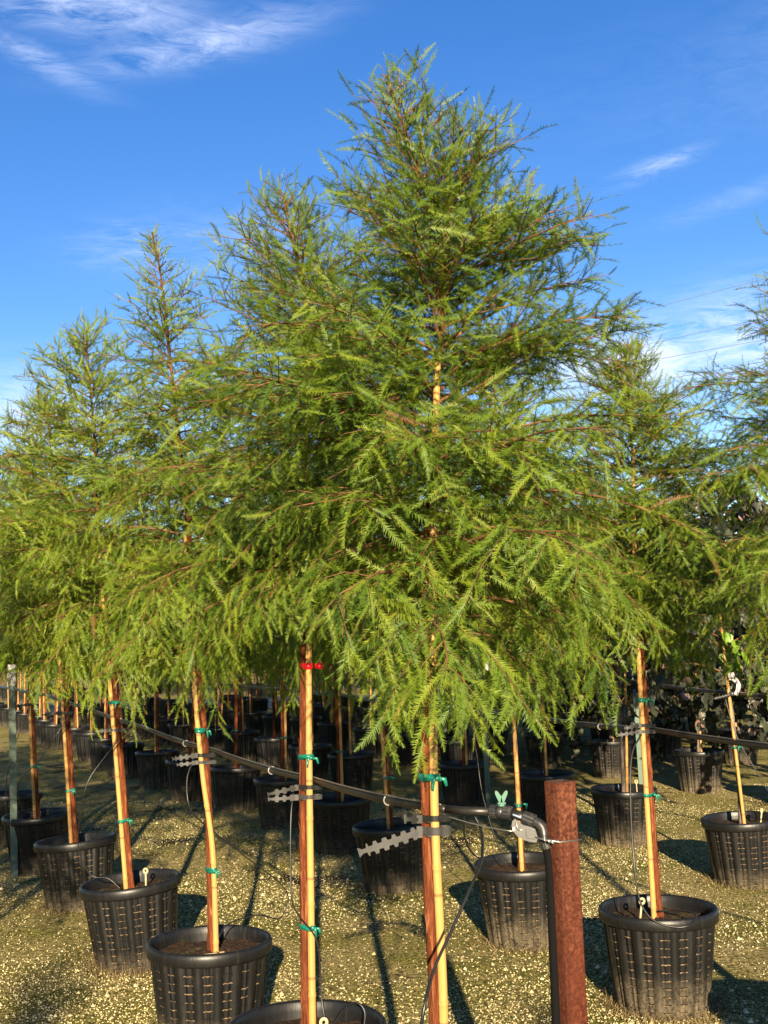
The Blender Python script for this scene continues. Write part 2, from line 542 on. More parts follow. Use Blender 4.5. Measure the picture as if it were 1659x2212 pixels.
def blades(n, xs, ys, h0, h1, wd, lean, name, m, label, t0=0, t1=1):
    h = rng.uniform(h0, h1, n); a = rng.random(n) * 6.283; l = rng.normal(0, lean, (n, 2)) * h[:, None]
    bx = np.stack([np.cos(a), np.sin(a), 0 * a], 1) * wd / 2
    o = np.stack([xs, ys, ground_z(xs, ys)], 1)
    mid = o + np.stack([l[:, 0] * .35, l[:, 1] * .35, h * .62], 1)
    tip = o + np.stack([l[:, 0], l[:, 1], h], 1)
    V = np.stack([o - bx, o + bx, mid - bx * .7, mid + bx * .7, tip], 1).reshape(-1, 3)
    F = (np.array([(0, 1, 3), (0, 3, 2), (2, 3, 4)])[None] + (np.arange(n) * 5)[:, None, None]).reshape(-1, 3)
    put(name, tri_mesh(name, V, F, np.repeat(np.clip(t0 + (t1 - t0) * rng.random(n), 0, 1), 3), m), label=label, kind='stuff')


N = 66000
x, y = wedge(N, 3.3, 10.5, 1.3)
keep = np.sin(1.3 * x - 1.6 * y + .3) * np.sin(2.4 * x + .7 * y) + .5 * np.sin(5.1 * x) * np.sin(4.3 * y) + rng.normal(0, .35, N) > .12
x, y = x[keep], y[keep]
blades(len(x), x, y, .006, .020, .0034, .8, 'ground_moss', MAT['grass_blade'], 'short olive green moss and grass growing between the chips')


# ------------------------------------------------------------------ pot parts (shared meshes)
POT_H, POT_R = .39, .23
PER = 18


def pot_r(th, z):
    """Outer radius of the ribbed wall: wide smooth bands alternate with recessed slotted columns that carry a round ridge."""
    t = z / POT_H
    base = .168 + .045 * t ** .9
    u = (th / (2 * math.pi) * PER) % 1.0
    if u < .40: r = .0080
    elif u < .45: r = .0080 * (1 - (u - .40) / .05)
    elif u > .95: r = .0080 * (u - .95) / .05
    else: r = .0055 * math.exp(-((u - .70) / .055) ** 2)
    if t < .04: r *= t / .04
    return base + r


us = [0.0, .2, .40, .45, .55, .62, .66, .70, .74, .78, .85, .95]
ths = [2 * math.pi * (i + u) / PER for i in range(PER) for u in us]
zs = [0, .012, .05, .12, .2, .28, .335, .345]
b = MB()
n = len(ths)
for z in zs:
    for th in ths:
        r = pot_r(th, z)
        b.v.append((r * math.cos(th), r * math.sin(th), z))
for i in range(len(zs) - 1):
    for j in range(n):
        b.f.append((i * n + j, i * n + (j + 1) % n, (i + 1) * n + (j + 1) % n, (i + 1) * n + j)); b.m.append(0)
b.lathe([(.219, .342), (.2275, .344), (.2300, .349), (.2305, .372), (.2285, .384), (.2235, .3895), (.2150, .3890), (.2110, .384), (.2085, .36), (.204, .30)], 72)
POT = b.mesh('pot', MAT['pot'])
rs = random.Random(3)
b = MB()
for p in range(PER):
    for row in range(10):
        z = .036 + row * .0305
        c = (p + .70) / PER * 2 * math.pi
        hw = .0175 / .2
        cut = rs.random()
        for zz, hh, mi, off in ((z + .0030, .0026, 0, .0006), (z - .0004, .0038, 1, .0012)):
            if mi == 1 and cut < .12: continue
            pts = []
            kx = 8
            for q in range(kx + 1):
                th = c - hw + 2 * hw * q / kx
                r = pot_r(th, zz) + off
                dz = (rs.uniform(-.0008, .0008) if mi else 0) - (.0016 if q in (0, kx) else 0)
                for s_ in (-1, 1): pts.append((r * math.cos(th), r * math.sin(th), zz + s_ * hh / 2 + dz))
            b.add(pts, [(2 * q, 2 * q + 2, 2 * q + 3, 2 * q + 1) for q in range(kx)], mi)
SLOTS = b.mesh('drain_slots', [MAT['slot_hole'], MAT['slot_dirt']])
b = MB()
nr, na = 9, 36
b.v.append((0, 0, .352))
for i in range(1, nr + 1):
    for j in range(na):
        r = .2075 * i / nr
        q = 2 * math.pi * j / na
        b.v.append((r * math.cos(q), r * math.sin(q), .338 + .014 * (1 - i / nr) + rs.uniform(-.006, .006)))
for j in range(na): b.f.append((0, 1 + j, 1 + (j + 1) % na)); b.m.append(0)
for i in range(nr - 1):
    for j in range(na):
        q = 1 + i * na
        b.f.append((q + j, q + na + j, q + na + (j + 1) % na, q + (j + 1) % na)); b.m.append(0)
SOIL = b.mesh('soil', MAT['soil'])
b = MB()
b.tube([(0, 0, -.03), (0, 0, .075)], .0042, 6)
ring = [(.009 * math.sin(q), 0, .082 + .0105 * math.cos(q)) for q in np.linspace(0, 2 * math.pi, 15)[:-1]]
b.band(ring, .006, .008, Vector((0, 1, 0)), True)
b.box((0, 0, .074), (.02, .004, .006))
TAG = b.mesh('plant_tag', MAT['tag'])
b = MB(); b.box((0, 0, .004), (.12, .014, .004)); TAGFLAT = b.mesh('plant_tag', MAT['tag'], False)


# ------------------------------------------------------------------ cypress growth
def frond_template(pairs, wid, bend, curve, nl, seed):
    """One feathery branchlet of unit length along +Y, its needles in two ranks in the XY plane. Returns verts and triangles."""
    r = np.random.default_rng(seed)
    V, F = [], []

    def pt(x, y, z=0.0):
        return (x + curve * y * y, y, z - bend * y * y)
    ys = np.linspace(0, .97, 4)
    for y in ys:
        wd = .010 * (1 - .6 * y)
        V += [pt(-wd, y), pt(wd, y)]
    for i in range(3): F += [(2 * i, 2 * i + 1, 2 * i + 3), (2 * i, 2 * i + 3, 2 * i + 2)]
    for i in range(pairs):
        t = .05 + .93 * i / (pairs - 1)
        ln = nl * (.55 + .45 * math.sin(min(1, t / .45) * math.pi / 2)) * (1 if t < .55 else 1 - .72 * ((t - .55) / .45) ** 1.5)
        for sgn in (-1, 1):
            a = R(58 - 22 * t + r.normal(0, 7))
            l = ln * r.uniform(.85, 1.12)
            x1, y1 = sgn * math.sin(a) * l, t + math.cos(a) * l
            z1 = r.normal(.10, .22) * l
            b0 = len(V)
            px_, py_ = pt(0, t - wid / 2), pt(0, t + wid / 2)
            tip = (x1 + curve * t * t, y1, z1 - bend * t * t)
            V += [px_, py_, tip]
            F.append((b0, b0 + 1, b0 + 2) if sgn > 0 else (b0, b0 + 2, b0 + 1))
    return np.array(V), np.array(F)


def make_set(pairs, wid, n, seed):
    r = random.Random(seed)
    return [frond_template(pairs, wid, r.uniform(-.12, .28), r.uniform(-.22, .22), r.uniform(.135, .185), seed * 50 + i) for i in range(n)]


TPL = {'hi': make_set(22, .034, 6, 1), 'mid': make_set(15, .052, 5, 2), 'low': make_set(12, .072, 5, 4), 'lo': make_set(8, .105, 4, 3)}


def unit(v): return v / np.maximum(np.linalg.norm(v, axis=-1, keepdims=True), 1e-9)


def grow(seed, leaders, h0, H, lod, nprim=62, reach=.45, sec_gap=.034, fr_gap=.0165, fscale=1.0, skew=(0, 0), top_len=.17, low=.74, thin=1.0, full=True, warm=0.0, lowleft=0.0):
    """Grow branches and branchlets round one or more leader lines. Returns branch tubes and frond frames."""
    g = np.random.default_rng(seed)
    ph1, ph2 = g.random(2) * 6.28
    branches, FP, FD, FN, FL, FT = [], [], [], [], [], []

    def fronds(path, tang, rad_dir, s, spacing, start, big):
        seg = np.linalg.norm(np.diff(path, axis=0), axis=1)
        L = seg.sum()
        m = int(L * (1 - start) / spacing)
        if m < 1: return
        t = start + (1 - start) * (np.arange(m) + g.random(m) * .5) / m
        cum = np.concatenate([[0], np.cumsum(seg)]) / L
        P = np.stack([np.interp(t, cum, path[:, i]) for i in range(3)], 1)
        T = unit(np.stack([np.interp(t, cum, tang[:, i]) for i in range(3)], 1))
        side = unit(np.cross(T, np.array([0, 0, 1.0]) + g.normal(0, .25, (m, 3))))
        sg = np.where(np.arange(m) % 2 == 0, 1, -1)[:, None]
        up = .40 * s - .90 * (1 - s) ** 1.6
        D = T * .62 + side * sg * .75 + np.array([0, 0, 1]) * (up + g.normal(0, .34, (m, 1))) + g.normal(0, .26, (m, 3))
        D = unit(D)
        up_ref = rad_dir * .55 + np.array([0, 0, .75]) + g.normal(0, .45, (m, 3))
        S = unit(np.cross(D, up_ref))
        Nn = np.cross(S, D)
        ln = (.108 - .028 * s) * g.uniform(.44, 1.22, m) * (1 - .35 * t ** 3) * big * fscale
        FP.append(P); FD.append(D); FN.append(Nn); FL.append(ln)
        tn = np.clip(.46 + warm + g.normal(0, .17, m) + .12 * (t - .5), .02, .95)
        tn[g.random(m) < .008] = 1.0
        FT.append(tn)

    def tangents(path):
        return unit(np.gradient(path, axis=0))

    for li, (lp, r0, r1, share) in enumerate(leaders):
        lp = np.array([tuple(p) for p in lp])
        zz = lp[:, 2]
        lo, hi = max(h0, zz[0] + .02), zz[-1]
        cnt = max(4, int(nprim * share))
        for i in range(cnt):
            t = (i + g.random() * .8) / cnt
            h = lo + (hi - lo) * t ** .92
            s = np.clip((h - h0) / (H - h0), 0, 1)
            at = np.array([np.interp(h, zz, lp[:, j]) for j in range(3)])
            az = i * 2.39996 + g.normal(0, .35)
            out = np.array([math.cos(az), math.sin(az), 0])
            rc = (top_len + reach * ((1 - s ** 2.2) if full else (1 - s) ** 1.1)) * (1 + .14 * math.sin(2 * az + ph1 + 4 * s) + .12 * math.sin(9 * s + ph2 + az)) * g.uniform(.72, 1.22) * (1 + skew[0] * out[0] + skew[1] * out[1])
            if s < .28: rc *= (low + (1 - low) * s / .28) * 1.0
            if s < .5: rc *= 1 - lowleft * (1 - s / .5) * max(0, -out[0])
            if i % 3 == 2 and s < .85: rc *= g.uniform(.38, .6)
            rc *= min(1.0, .26 + (hi - h) / .55)
            e0 = R(14 + 26 * s + g.normal(0, 9))
            e1 = R(-42 + 72 * s ** .9 + g.normal(0, 14))
            n = 9
            Lb = rc / max(.55, math.cos((e0 + e1) / 2))
            wob = g.normal(0, .10, n)
            for attempt in range(6):
                pts = [at]
                for q in range(n):
                    e = e0 + (e1 - e0) * (q + .5) / n
                    az2 = az + wob[q]
                    pts.append(pts[-1] + np.array([math.cos(az2) * math.cos(e), math.sin(az2) * math.cos(e), math.sin(e)]) * Lb / n)
                path = np.array(pts)
                # keep every bough inside the tapering outline of the crown
                sz_ = np.clip((path[:, 2] - h0) / (H - h0), 0, 1.2)
                cap = top_len * .6 + reach * 1.16 * np.maximum(0, (1 - sz_ ** 2.2) if full else (1 - sz_) ** 1.1 * 1.1)
                if np.all(np.hypot(path[:, 0] - at[0], path[:, 1] - at[1]) <= cap + .03) or Lb < .06: break
                Lb *= .84
            tang = tangents(path)
            rad = np.linspace(.0030 + .0030 * (1 - s), .0010, n + 1)
            tubes = [(path, rad)]
            fronds(path, tang, out, s, fr_gap * 1.2, .04, .95)
            airy = 1 + thin * max(0, s - .5)
            ns = int(Lb / (sec_gap * airy))
            cum = np.linspace(0, 1, n + 1)
            for q in range(ns):
                u = .06 + .92 * (q + g.random() * .6) / ns
                p0 = np.array([np.interp(u, cum, path[:, j]) for j in range(3)])
                td = unit(np.array([np.interp(u, cum, tang[:, j]) for j in range(3)]))
                sd = unit(np.cross(td, np.array([0, 0, 1.0]) + g.normal(0, .5, 3)))
                sg = 1 if q % 2 else -1
                d0 = unit(td * g.uniform(.5, .9) + sd * sg * .72 + np.array([0, 0, .10 + .35 * s]) + g.normal(0, .14, 3))
                ls = (.060 + .23 * (1 - u) ** .8 * min(1.2, Lb / .5)) * g.uniform(.6, 1.3)
                dr = -1.35 * (1 - s) ** 1.5 + .35 * s
                sp = np.array([p0 + d0 * ls * v + np.array([0, 0, dr * ls * v * v * .55]) for v in (0, .35, .7, 1.0)])
                tubes.append((sp, np.array([.0016, .0013, .0010, .0007])))
                fronds(sp, tangents(sp), out, s, fr_gap * (1 + .5 * thin * max(0, s - .5)), .14, 1.0)
                # a tip branchlet closes every twig
            fronds(path[-2:], tang[-2:], out, s, .03, .3, .8)
            branches.append(tubes)
        tp = lp[-3:]
        fronds(tp, tangents(tp), np.array([0, -1.0, 0]), 1.0, .012, .1, .62)
    P, D, Nn, L, T = map(np.concatenate, (FP, FD, FN, FL, FT))
    return branches, (P, D, Nn, L, T)


def crown_mesh(name, fr, lod, seed):
    P, D, Nn, L, T = fr
    g = np.random.default_rng(seed)
    which = g.integers(0, len(TPL[lod]), len(P))
    Vs, Fs, Ts, off = [], [], [], 0
    for kx, (tv, tf) in enumerate(TPL[lod]):
        ix = np.where(which == kx)[0]
        if not len(ix): continue
        S = np.cross(D[ix], Nn[ix])
        l = L[ix][:, None, None]
        V = P[ix][:, None] + l * (tv[None, :, 0:1] * S[:, None] + tv[None, :, 1:2] * D[ix][:, None] + tv[None, :, 2:3] * Nn[ix][:, None])
        Vs.append(V.reshape(-1, 3))
        Fs.append((tf[None] + off + (np.arange(len(ix)) * len(tv))[:, None, None]).reshape(-1, 3))
        off += len(ix) * len(tv)
        Ts.append(np.repeat(T[ix], len(tf)))
    return tri_mesh(name, np.concatenate(Vs), np.concatenate(Fs), np.concatenate(Ts), MAT['needle'])


FROND = []
for i, (tv, tf) in enumerate(TPL['hi'] + TPL['hi']):
    FROND.append(tri_mesh('frond', tv, tf, np.full(len(tf), (.28, .36, .44, .5, .56, .62, .4, .48, .55, .68, .74, .5)[i]), MAT['needle']))
FROND_MID = [tri_mesh('frond', tv, tf, np.full(len(tf), .34 + .09 * i), MAT['needle']) for i, (tv, tf) in enumerate(TPL['mid'])]


def branch_mesh(tubes_list, sides=5):
    b = MB()
    for path, rad in tubes_list:
        b.tube([tuple(p) for p in path], list(rad), sides if len(path) > 5 else 3, cap=False)
    return b.mesh('branch', MAT['twig'])


def trunk_mesh(pts, r0, r1, seed, m='bark', sides=14, step=.02):
    g = random.Random(seed)
    sp = smooth_path(pts, 6)
    L = sum((sp[i + 1] - sp[i]).length for i in range(len(sp) - 1))
    nn = max(12, int(L / step))
    zs = np.array([p.z for p in sp])
    P = []
    for i in range(nn + 1):
        z = zs[0] + (zs[-1] - zs[0]) * i / nn
        P.append((np.interp(z, zs, [p.x for p in sp]) + g.gauss(0, .0007), np.interp(z, zs, [p.y for p in sp]) + g.gauss(0, .0007), z))
    rad = [r0 + (r1 - r0) * (i / nn) ** .8 + (.006 * max(0, 1 - i / 4)) for i in range(nn + 1)]
    ph = [g.random() * 6.28 for _ in range(6)]

    def jit(i, j):
        q = 2 * math.pi * j / sides
        return .06 * math.sin(5 * q + ph[0] + i * .13) + .05 * math.sin(3 * q + ph[1] - i * .09) + g.uniform(-.05, .05)
    b = MB()
    b.tube(P, rad, sides, jit=jit if sides > 6 else None)
    return b.mesh('trunk', MAT[m]), P, rad


def flake_mesh(P, rad, zmax, n, seed):
    """Loose strips of bark that curl off the trunk."""
    g = random.Random(seed)
    b = MB()
    for _ in range(n):
        i = g.randrange(2, len(P) - 4)
        if P[i][2] > zmax: continue
        q = g.random() * 6.283
        o = Vector((math.cos(q), math.sin(q), 0))
        t = Vector((-o.y, o.x, 0))
        l, wd, lift = g.uniform(.018, .05), g.uniform(.003, .007), g.uniform(.001, .006)
        c = Vector(P[i]) + o * rad[i] * .98
        sg = g.choice((-1, 1))
        vs = []
        for f, li in ((0, .0004), (.4, .001), (.75, lift * .5), (1, lift)):
            for s_ in (-1, 1):
                vs.append(c + Vector((0, 0, sg * l * f)) + o * li + t * (s_ * wd / 2 * (1 - .45 * f)))
        b.add(vs, [(0, 1, 3, 2), (2, 3, 5, 4), (4, 5, 7, 6)])
    return b.mesh('bark_flakes', MAT['bark'], False)


def stake_mesh(pts, r=.0112, seed=0):
    """A bamboo cane with swollen nodes."""
    g = random.Random(seed)
    sp = smooth_path(pts, 8)
    P, rad = [], []
    L = 0
    nxt = g.uniform(.08, .2)
    for i in range(len(sp)):
        P.append(sp[i]); rad.append(r * (1 - .28 * i / len(sp)))
    # insert node rings
    P2, R2 = [], []
    for i in range(len(P) - 1):
        P2.append(P[i]); R2.append(rad[i])
        seg = (P[i + 1] - P[i])
        if L + seg.length > nxt:
            c = P[i] + seg * min(.72, max(.28, (nxt - L) / seg.length))
            dn = seg.normalized()
            for o, kx in ((-.006, 1.0), (-.002, 1.16), (.001, 1.02), (.003, 1.12), (.008, .98)):
                P2.append(c + dn * o); R2.append(rad[i] * kx)
            nxt += g.uniform(.19, .29)
        L += seg.length
    P2.append(P[-1]); R2.append(rad[-1])
    b = MB(); b.tube(P2, R2, 10)
    return b.mesh('bamboo_stake', MAT['bamboo'])


def capsule(c1, c2, r1, r2, z, n=9, z2=None):
    """Closed loop round two round stems at height z."""
    a, bq = Vector((c1[0], c1[1])), Vector((c2[0], c2[1]))
    ang = math.atan2(bq.y - a.y, bq.x - a.x)
    out = []
    for i in range(n):
        q = ang + math.pi / 2 + math.pi * i / (n - 1)
        out.append((a.x + r1 * math.cos(q), a.y + r1 * math.sin(q), z))
    for i in range(n):
        q = ang - math.pi / 2 + math.pi * i / (n - 1)
        out.append((bq.x + r2 * math.cos(q), bq.y + r2 * math.sin(q), z if z2 is None else z2))
    return out


def tie_mesh(c1, c2, r1, r2, z, wd, seed, m='tape', tail=1.0):
    g = random.Random(seed)
    b = MB()
    loop = capsule(c1, c2, r1 + .0025, r2 + .0025, z, z2=z + g.uniform(-.004, .006))
    b.band(loop, [wd * g.uniform(.8, 1.15) for _ in loop], .0012, closed=True)
    loop = capsule(c1, c2, r1 + .0036, r2 + .0036, z + .003, z2=z + g.uniform(-.01, .008))
    b.band(loop, [wd * g.uniform(.4, .8) for _ in loop], .0012, closed=True)
    # knot and two tails on the camera side
    kx = Vector((max(c1[0] + r1, c2[0] + r2) - .004, min(c1[1], c2[1]) - max(r1, r2) * .8, z))
    b.tube([kx + Vector((-.006, 0, .002)), kx + Vector((0, -.004, 0)), kx + Vector((.006, -.001, -.001))], [.004, .0065, .0045], 6)
    for s_, l in ((1, .022), (g.choice((-1, 1)) * .3, .034)):
        l *= tail
        b.band([kx, kx + Vector((s_ * l * .4, -.004, -.002)), kx + Vector((s_ * l * .8, -.006, -l * .25 + .004)), kx + Vector((s_ * l, -.004, -l * .8))],
               [wd * .45, wd * .6, wd * .55, wd * .4], .001)
    return b.mesh('tape_tie', MAT[m])


class Variant:
    """All meshes of one cypress: trunk, cane, ties, branches, crown and the separate fronds that show largest."""
    def __init__(s, seed, pts, lod, extra=(), stake=None, ties=(.62, 1.16), nfr=0, top=None, h0=1.42, r0=.0175, tie_w=.014, branch_parts=False, flakes=0, **kw):
        H = pts[-1][2] if top is None else top
        s.trunk, P, rad = trunk_mesh(pts, r0, .0030, seed)
        s.P, s.rad = P, rad
        zz = [p[2] for p in P]
        s.at = lambda z: (np.interp(z, zz, [p[0] for p in P]), np.interp(z, zz, [p[1] for p in P]))
        s.r = lambda z: float(np.interp(z, zz, rad))
        s.fork = None
        leaders = [(P, r0, .003, 1.0 if not extra else .72)]
        if extra:
            s.fork, P2, _ = trunk_mesh(extra, .0065, .0026, seed + 1, sides=8)
            leaders.append((P2, .006, .003, .28))
        s.stake_pts = [(s.at(z)[0] + dx, s.at(z)[1] + dy, z) for z, dx, dy in stake]
        s.stake = stake_mesh(s.stake_pts, seed=seed)
        szz = [p[2] for p in s.stake_pts]
        s.sat = lambda z: (np.interp(z, szz, [p[0] for p in s.stake_pts]), np.interp(z, szz, [p[1] for p in s.stake_pts]))
        s.ties = [tie_mesh(s.at(z), s.sat(z), s.r(z), .0095, z, tie_w, seed + i) for i, z in enumerate(ties)]
        br, fr = grow(seed, leaders, h0, H, lod, **kw)
        if branch_parts: s.branches = [branch_mesh(t) for t in br]
        else: s.branches = [branch_mesh([q for t in br for q in t], 4)]
        s.branch_parts = branch_parts
        s.flakes = flake_mesh(P, rad, 1.75, flakes, seed) if flakes else None
        n = len(fr[0])
        s.fronds = []
        if nfr:
            # the branchlets nearest the viewer and on the outside show largest
            ax = np.stack(s.at(fr[0][:, 2]), 1)
            rel = fr[0][:, :2] - ax
            sc = -rel[:, 1] + .25 * np.abs(rel[:, 0]) + 1.2 * (fr[3] - .09) + np.random.default_rng(seed).normal(0, .06, n)
            top_i = np.argsort(-sc)[:nfr]
            keep = np.ones(n, bool); keep[top_i] = False
            g = random.Random(seed)
            for i in top_i:
                D_, N_ = Vector(fr[1][i]), Vector(fr[2][i])
                mm = Matrix((D_.cross(N_), D_, N_)).transposed().to_4x4() @ Matrix.Scale(float(fr[3][i]), 4)
                mm.translation = Vector(fr[0][i])
                s.fronds.append((g.choice(FROND if lod == 'hi' else FROND_MID), mm))
            fr = tuple(a[keep] for a in fr)
        s.crown = crown_mesh('crown', fr, lod, seed)
        print('cypress', seed, lod, n, len(s.crown.polygons))


def place(v, loc, label, group, rz=0.0, tilt=(0, 0), name='potted_cypress', cat='tree', fronds=True, tag=None, detail=True, pot_rot=None, slots=True):
    root = bpy.data.objects.new(name, None)
    col.objects.link(root)
    root.location = (loc[0], loc[1], float(ground_z(loc[0], loc[1])) - .012)
    root.rotation_euler = (tilt[0], tilt[1], rz)
    root['label'] = label; root['category'] = cat
    if group: root['group'] = group
    pot = put('pot', POT, root, rot=(0, 0, random.random() * 6.28 if pot_rot is None else pot_rot))
    if slots: put('drain_slots', SLOTS, pot, kind='stuff')
    put('soil', SOIL, root, rot=(0, 0, random.random() * 6.28))
    put('trunk', v.trunk, root)
    if v.fork: put('forked_leader', v.fork, root)
    put('bamboo_stake', v.stake, root)
    if detail:
        for t in v.ties: put('tape_tie', t, root)
        if v.flakes: put('bark_flakes', v.flakes, root, kind='stuff')
    for bm_ in v.branches:
        o = put('branch' if v.branch_parts else 'branches', bm_, root, kind=None if v.branch_parts else 'stuff')
    cr = put('crown', v.crown, root, kind='stuff')
    if fronds:
        for me_, mm in v.fronds:
            o = put('frond', me_, cr)
            o.matrix_local = mm
    if tag:
        for (x_, y_, a_, q_) in tag:
            put('plant_tag', TAG if q_ < 2 else TAGFLAT, root, (x_, y_, .345), (R(8 * q_), R(6), a_))
    return root


# local points are relative to the middle of the pot on the ground
V5 = Variant(101, [(-.006, 0, .33), (-.004, 0, .7), (-.012, 0, 1.1), (.002, .0, 1.6), (.035, .0, 2.0), (.064, 0, 2.24), (.080, .0, 2.46), (.088, 0, 2.60)], 'hi',
             extra=[(.064, 0, 2.26), (.060, -.01, 2.43), (.018, -.015, 2.58), (-.024, -.01, 2.72), (-.052, 0, 2.84)],
             stake=[(.30, .017, -.019), (.7, .017, -.019), (1.1, .018, -.018), (1.6, .016, -.018), (1.9, .008, -.02), (2.12, -.004, -.02)], ties=(1.155, .45), tie_w=.017,
             nfr=300, top=2.76, branch_parts=True, flakes=260, r0=.0180, nprim=158, h0=1.39, reach=.53, skew=(.11, -.05), top_len=.12, low=.46, thin=1.1, lowleft=.85, warm=-.02)
V4 = Variant(202, [(0, 0, .33), (.0, 0, .8), (.004, 0, 1.2), (.020, .0, 1.7), (.028, 0, 2.1), (.036, .0, 2.5), (.0, 0, 2.70), (-.022, 0, 2.84)], 'hi',
             stake=[(.30, .017, -.018), (.7, .019, -.017), (1.2, .018, -.017), (1.62, .012, -.019), (2.0, .004, -.02)], ties=(1.14, .66),
             nfr=300, branch_parts=True, flakes=180, r0=.0170, nprim=110, h0=1.53, reach=.50, skew=(-.12, 0), low=.5, thin=1.3, warm=.02)
V3 = Variant(303, [(.012, 0, .33), (.0, 0, .9), (-.022, 0, 1.3), (-.06, .0, 1.85), (-.108, 0, 2.34), (-.160, .0, 2.87), (-.200, 0, 3.09)], 'mid',
             stake=[(.30, .014, -.022), (.7, .012, -.02), (1.0, -.014, -.020), (1.4, -.024, -.014), (1.9, -.01, -.02)], ties=(.64, 1.15),
             nfr=280, branch_parts=True, flakes=80, r0=.0175, nprim=104, h0=1.43, low=.6, reach=.66, top_len=.08, full=False, thin=2.0, warm=.10)
V1 = Variant(404, [(0, 0, .33), (-.006, 0, .8), (-.012, 0, 1.36), (-.016, .01, 1.9), (-.014, 0, 2.2), (-.02, 0, 2.62)], 'mid',
             stake=[(.30, -.020, -.016), (.8, -.020, -.016), (1.36, -.018, -.016), (1.9, -.006, -.02), (2.2, 0, -.02)], ties=(.82, 1.19),
             nfr=280, branch_parts=True, flakes=70, r0=.0170, nprim=90, h0=1.44, reach=.56, warm=.07, low=.55)
VM = Variant(505, [(0, 0, .33), (.004, 0, .9), (0, 0, 1.4), (-.012, .01, 2.0), (.006, 0, 2.6), (-.01, 0, 2.99)], 'low',
             stake=[(.30, -.021, -.015), (.9, -.021, -.015), (1.36, -.018, -.016), (1.9, -.006, -.02)], ties=(.66, 1.2), nfr=260, nprim=88, h0=1.46, low=.55, reach=.58, thin=.5, warm=.14, sec_gap=.040, fr_gap=.018, fscale=1.08, flakes=60)
VM2 = Variant(606, [(0, 0, .33), (-.004, 0, .9), (.01, 0, 1.4), (.02, .01, 2.0), (.0, 0, 2.5), (.02, 0, 2.80)], 'low',
              stake=[(.30, -.022, -.016), (.9, -.02, -.016), (1.36, -.022, -.012), (1.9, -.006, -.02)], ties=(.7, 1.18), nprim=84, h0=1.46, low=.55, reach=.54, sec_gap=.042, fr_gap=.019, fscale=1.08)
VL = Variant(707, [(0, 0, .33), (.004, 0, .9), (0, 0, 1.4), (-.012, .01, 2.0), (.02, 0, 2.95)], 'lo',
             stake=[(.30, -.026, -.012), (1.36, -.024, -.012), (1.9, -.006, -.02)], ties=(.7, 1.2), nprim=72, h0=1.32, reach=.66, sec_gap=.052, fr_gap=.024, fscale=1.25)
VL2 = Variant(808, [(0, 0, .33), (-.01, 0, .9), (.01, 0, 1.4), (.02, .01, 2.0), (-.02, 0, 2.8)], 'lo',
              stake=[(.30, -.026, -.012), (1.36, -.024, -.012), (1.9, -.006, -.02)], ties=(.7, 1.2), nprim=72, h0=1.32, reach=.64, sec_gap=.052, fr_gap=.024, fscale=1.25)

G1 = 'potted cypresses of the front row'
G2 = 'potted cypresses of the second row'
ROW1 = [(.09, 2.75), (-.260, 3.53), (-.685, 4.50), (-1.185, 5.60), (-1.785, 6.90), (-2.345, 8.05), (-2.90, 9.15)]
place(V5, ROW1[0], 'tall forked young cypress with two leaders, nearest to the rusty square post', G1, tag=[(-.12, -.05, 0, 1)])
place(V4, ROW1[1], 'young cypress with red ribbon on its trunk, green tape bow low on its cane', G1, tag=[(.045, -.11, .2, 1)])
place(V3, ROW1[2], 'young cypress with bare wispy leader leaning left, its pot next left of the ribboned one', G1, tag=[(.02, -.06, .9, 3)])
place(VM, ROW1[3], 'left leaning potted cypress whose cream tag stands upright behind the wispy leader tree', G1, rz=.15, tilt=(0, R(-4.6)), tag=[(.07, -.03, -.2, 1)])
place(VM, ROW1[4], 'potted cypress with mossy soil, fourth pot of the front row counted from the post', G1, rz=-.25, tilt=(0, R(-4.4)))
place(VM2, ROW1[5], 'shaded potted cypress just right of the white topped steel post', G1, rz=.5, tilt=(0, R(-3.0)))
place(VM2, ROW1[6], 'potted cypress left of the white topped steel post at the picture edge', G1, rz=-2.1, tilt=(0, R(-2)))
place(V1, (1.03, 4.76), 'potted cypress with loose drip tube looped over its pot rim, right of the rusty post', G2, tag=[(-.085, -.06, .1, 1)])
place(V4, (1.46, 3.66), 'cypress reaching in from the right, only its branch tips and pot shadow in view', G2, rz=.45, tilt=(0, R(1)))
place(VM, (.625, 5.84), 'potted cypress behind the green valve handle, two pale tags lying on its soil', G2, rz=.9, tilt=(0, R(-2.2)), tag=[(-.12, -.03, .35, 3), (-.07, -.06, .6, 3)])
rest2 = [((.01, 7.2), 'shaded cypress with dark red trunk showing just left of the forked tree trunk', VM),
         ((-.36, 8.45), 'shaded potted cypress seen between the ribboned trunk and the forked trunk', VM2),
         ((-.87, 9.6), 'shaded potted cypress standing just left of the ribboned trunk', VM2),
         ((-1.38, 10.7), 'shaded potted cypress seen midway between the ribboned and the wispy leader trunks', VM2)]
for i, (p, lb, v) in enumerate(rest2):
    place(v, p, lb, G2, rz=1.3 * i + .4, tilt=(R(random.uniform(-1, 1)), R(random.uniform(-3, 0))), fronds=False)


# ------------------------------------------------------------------ weeping redbuds
def leaf_tpl():
    v = [(0, 0, 0), (.30, -.10, .03), (.50, .20, .10), (.40, .55, .09), (0, 1.0, -.10), (-.40, .55, .09), (-.50, .20, .10), (-.30, -.10, .03), (0, .42, -.03)]
    return np.array(v), np.array([(8, 0, 1), (8, 1, 2), (8, 2, 3), (8, 3, 4), (8, 4, 5), (8, 5, 6), (8, 6, 7), (8, 7, 0)])


LT = leaf_tpl()
LEAF = [tri_mesh('leaf', LT[0], LT[1], np.full(8, t), MAT['redbud_leaf']) for t in (.15, .3, .45, .55, .8, .92)]


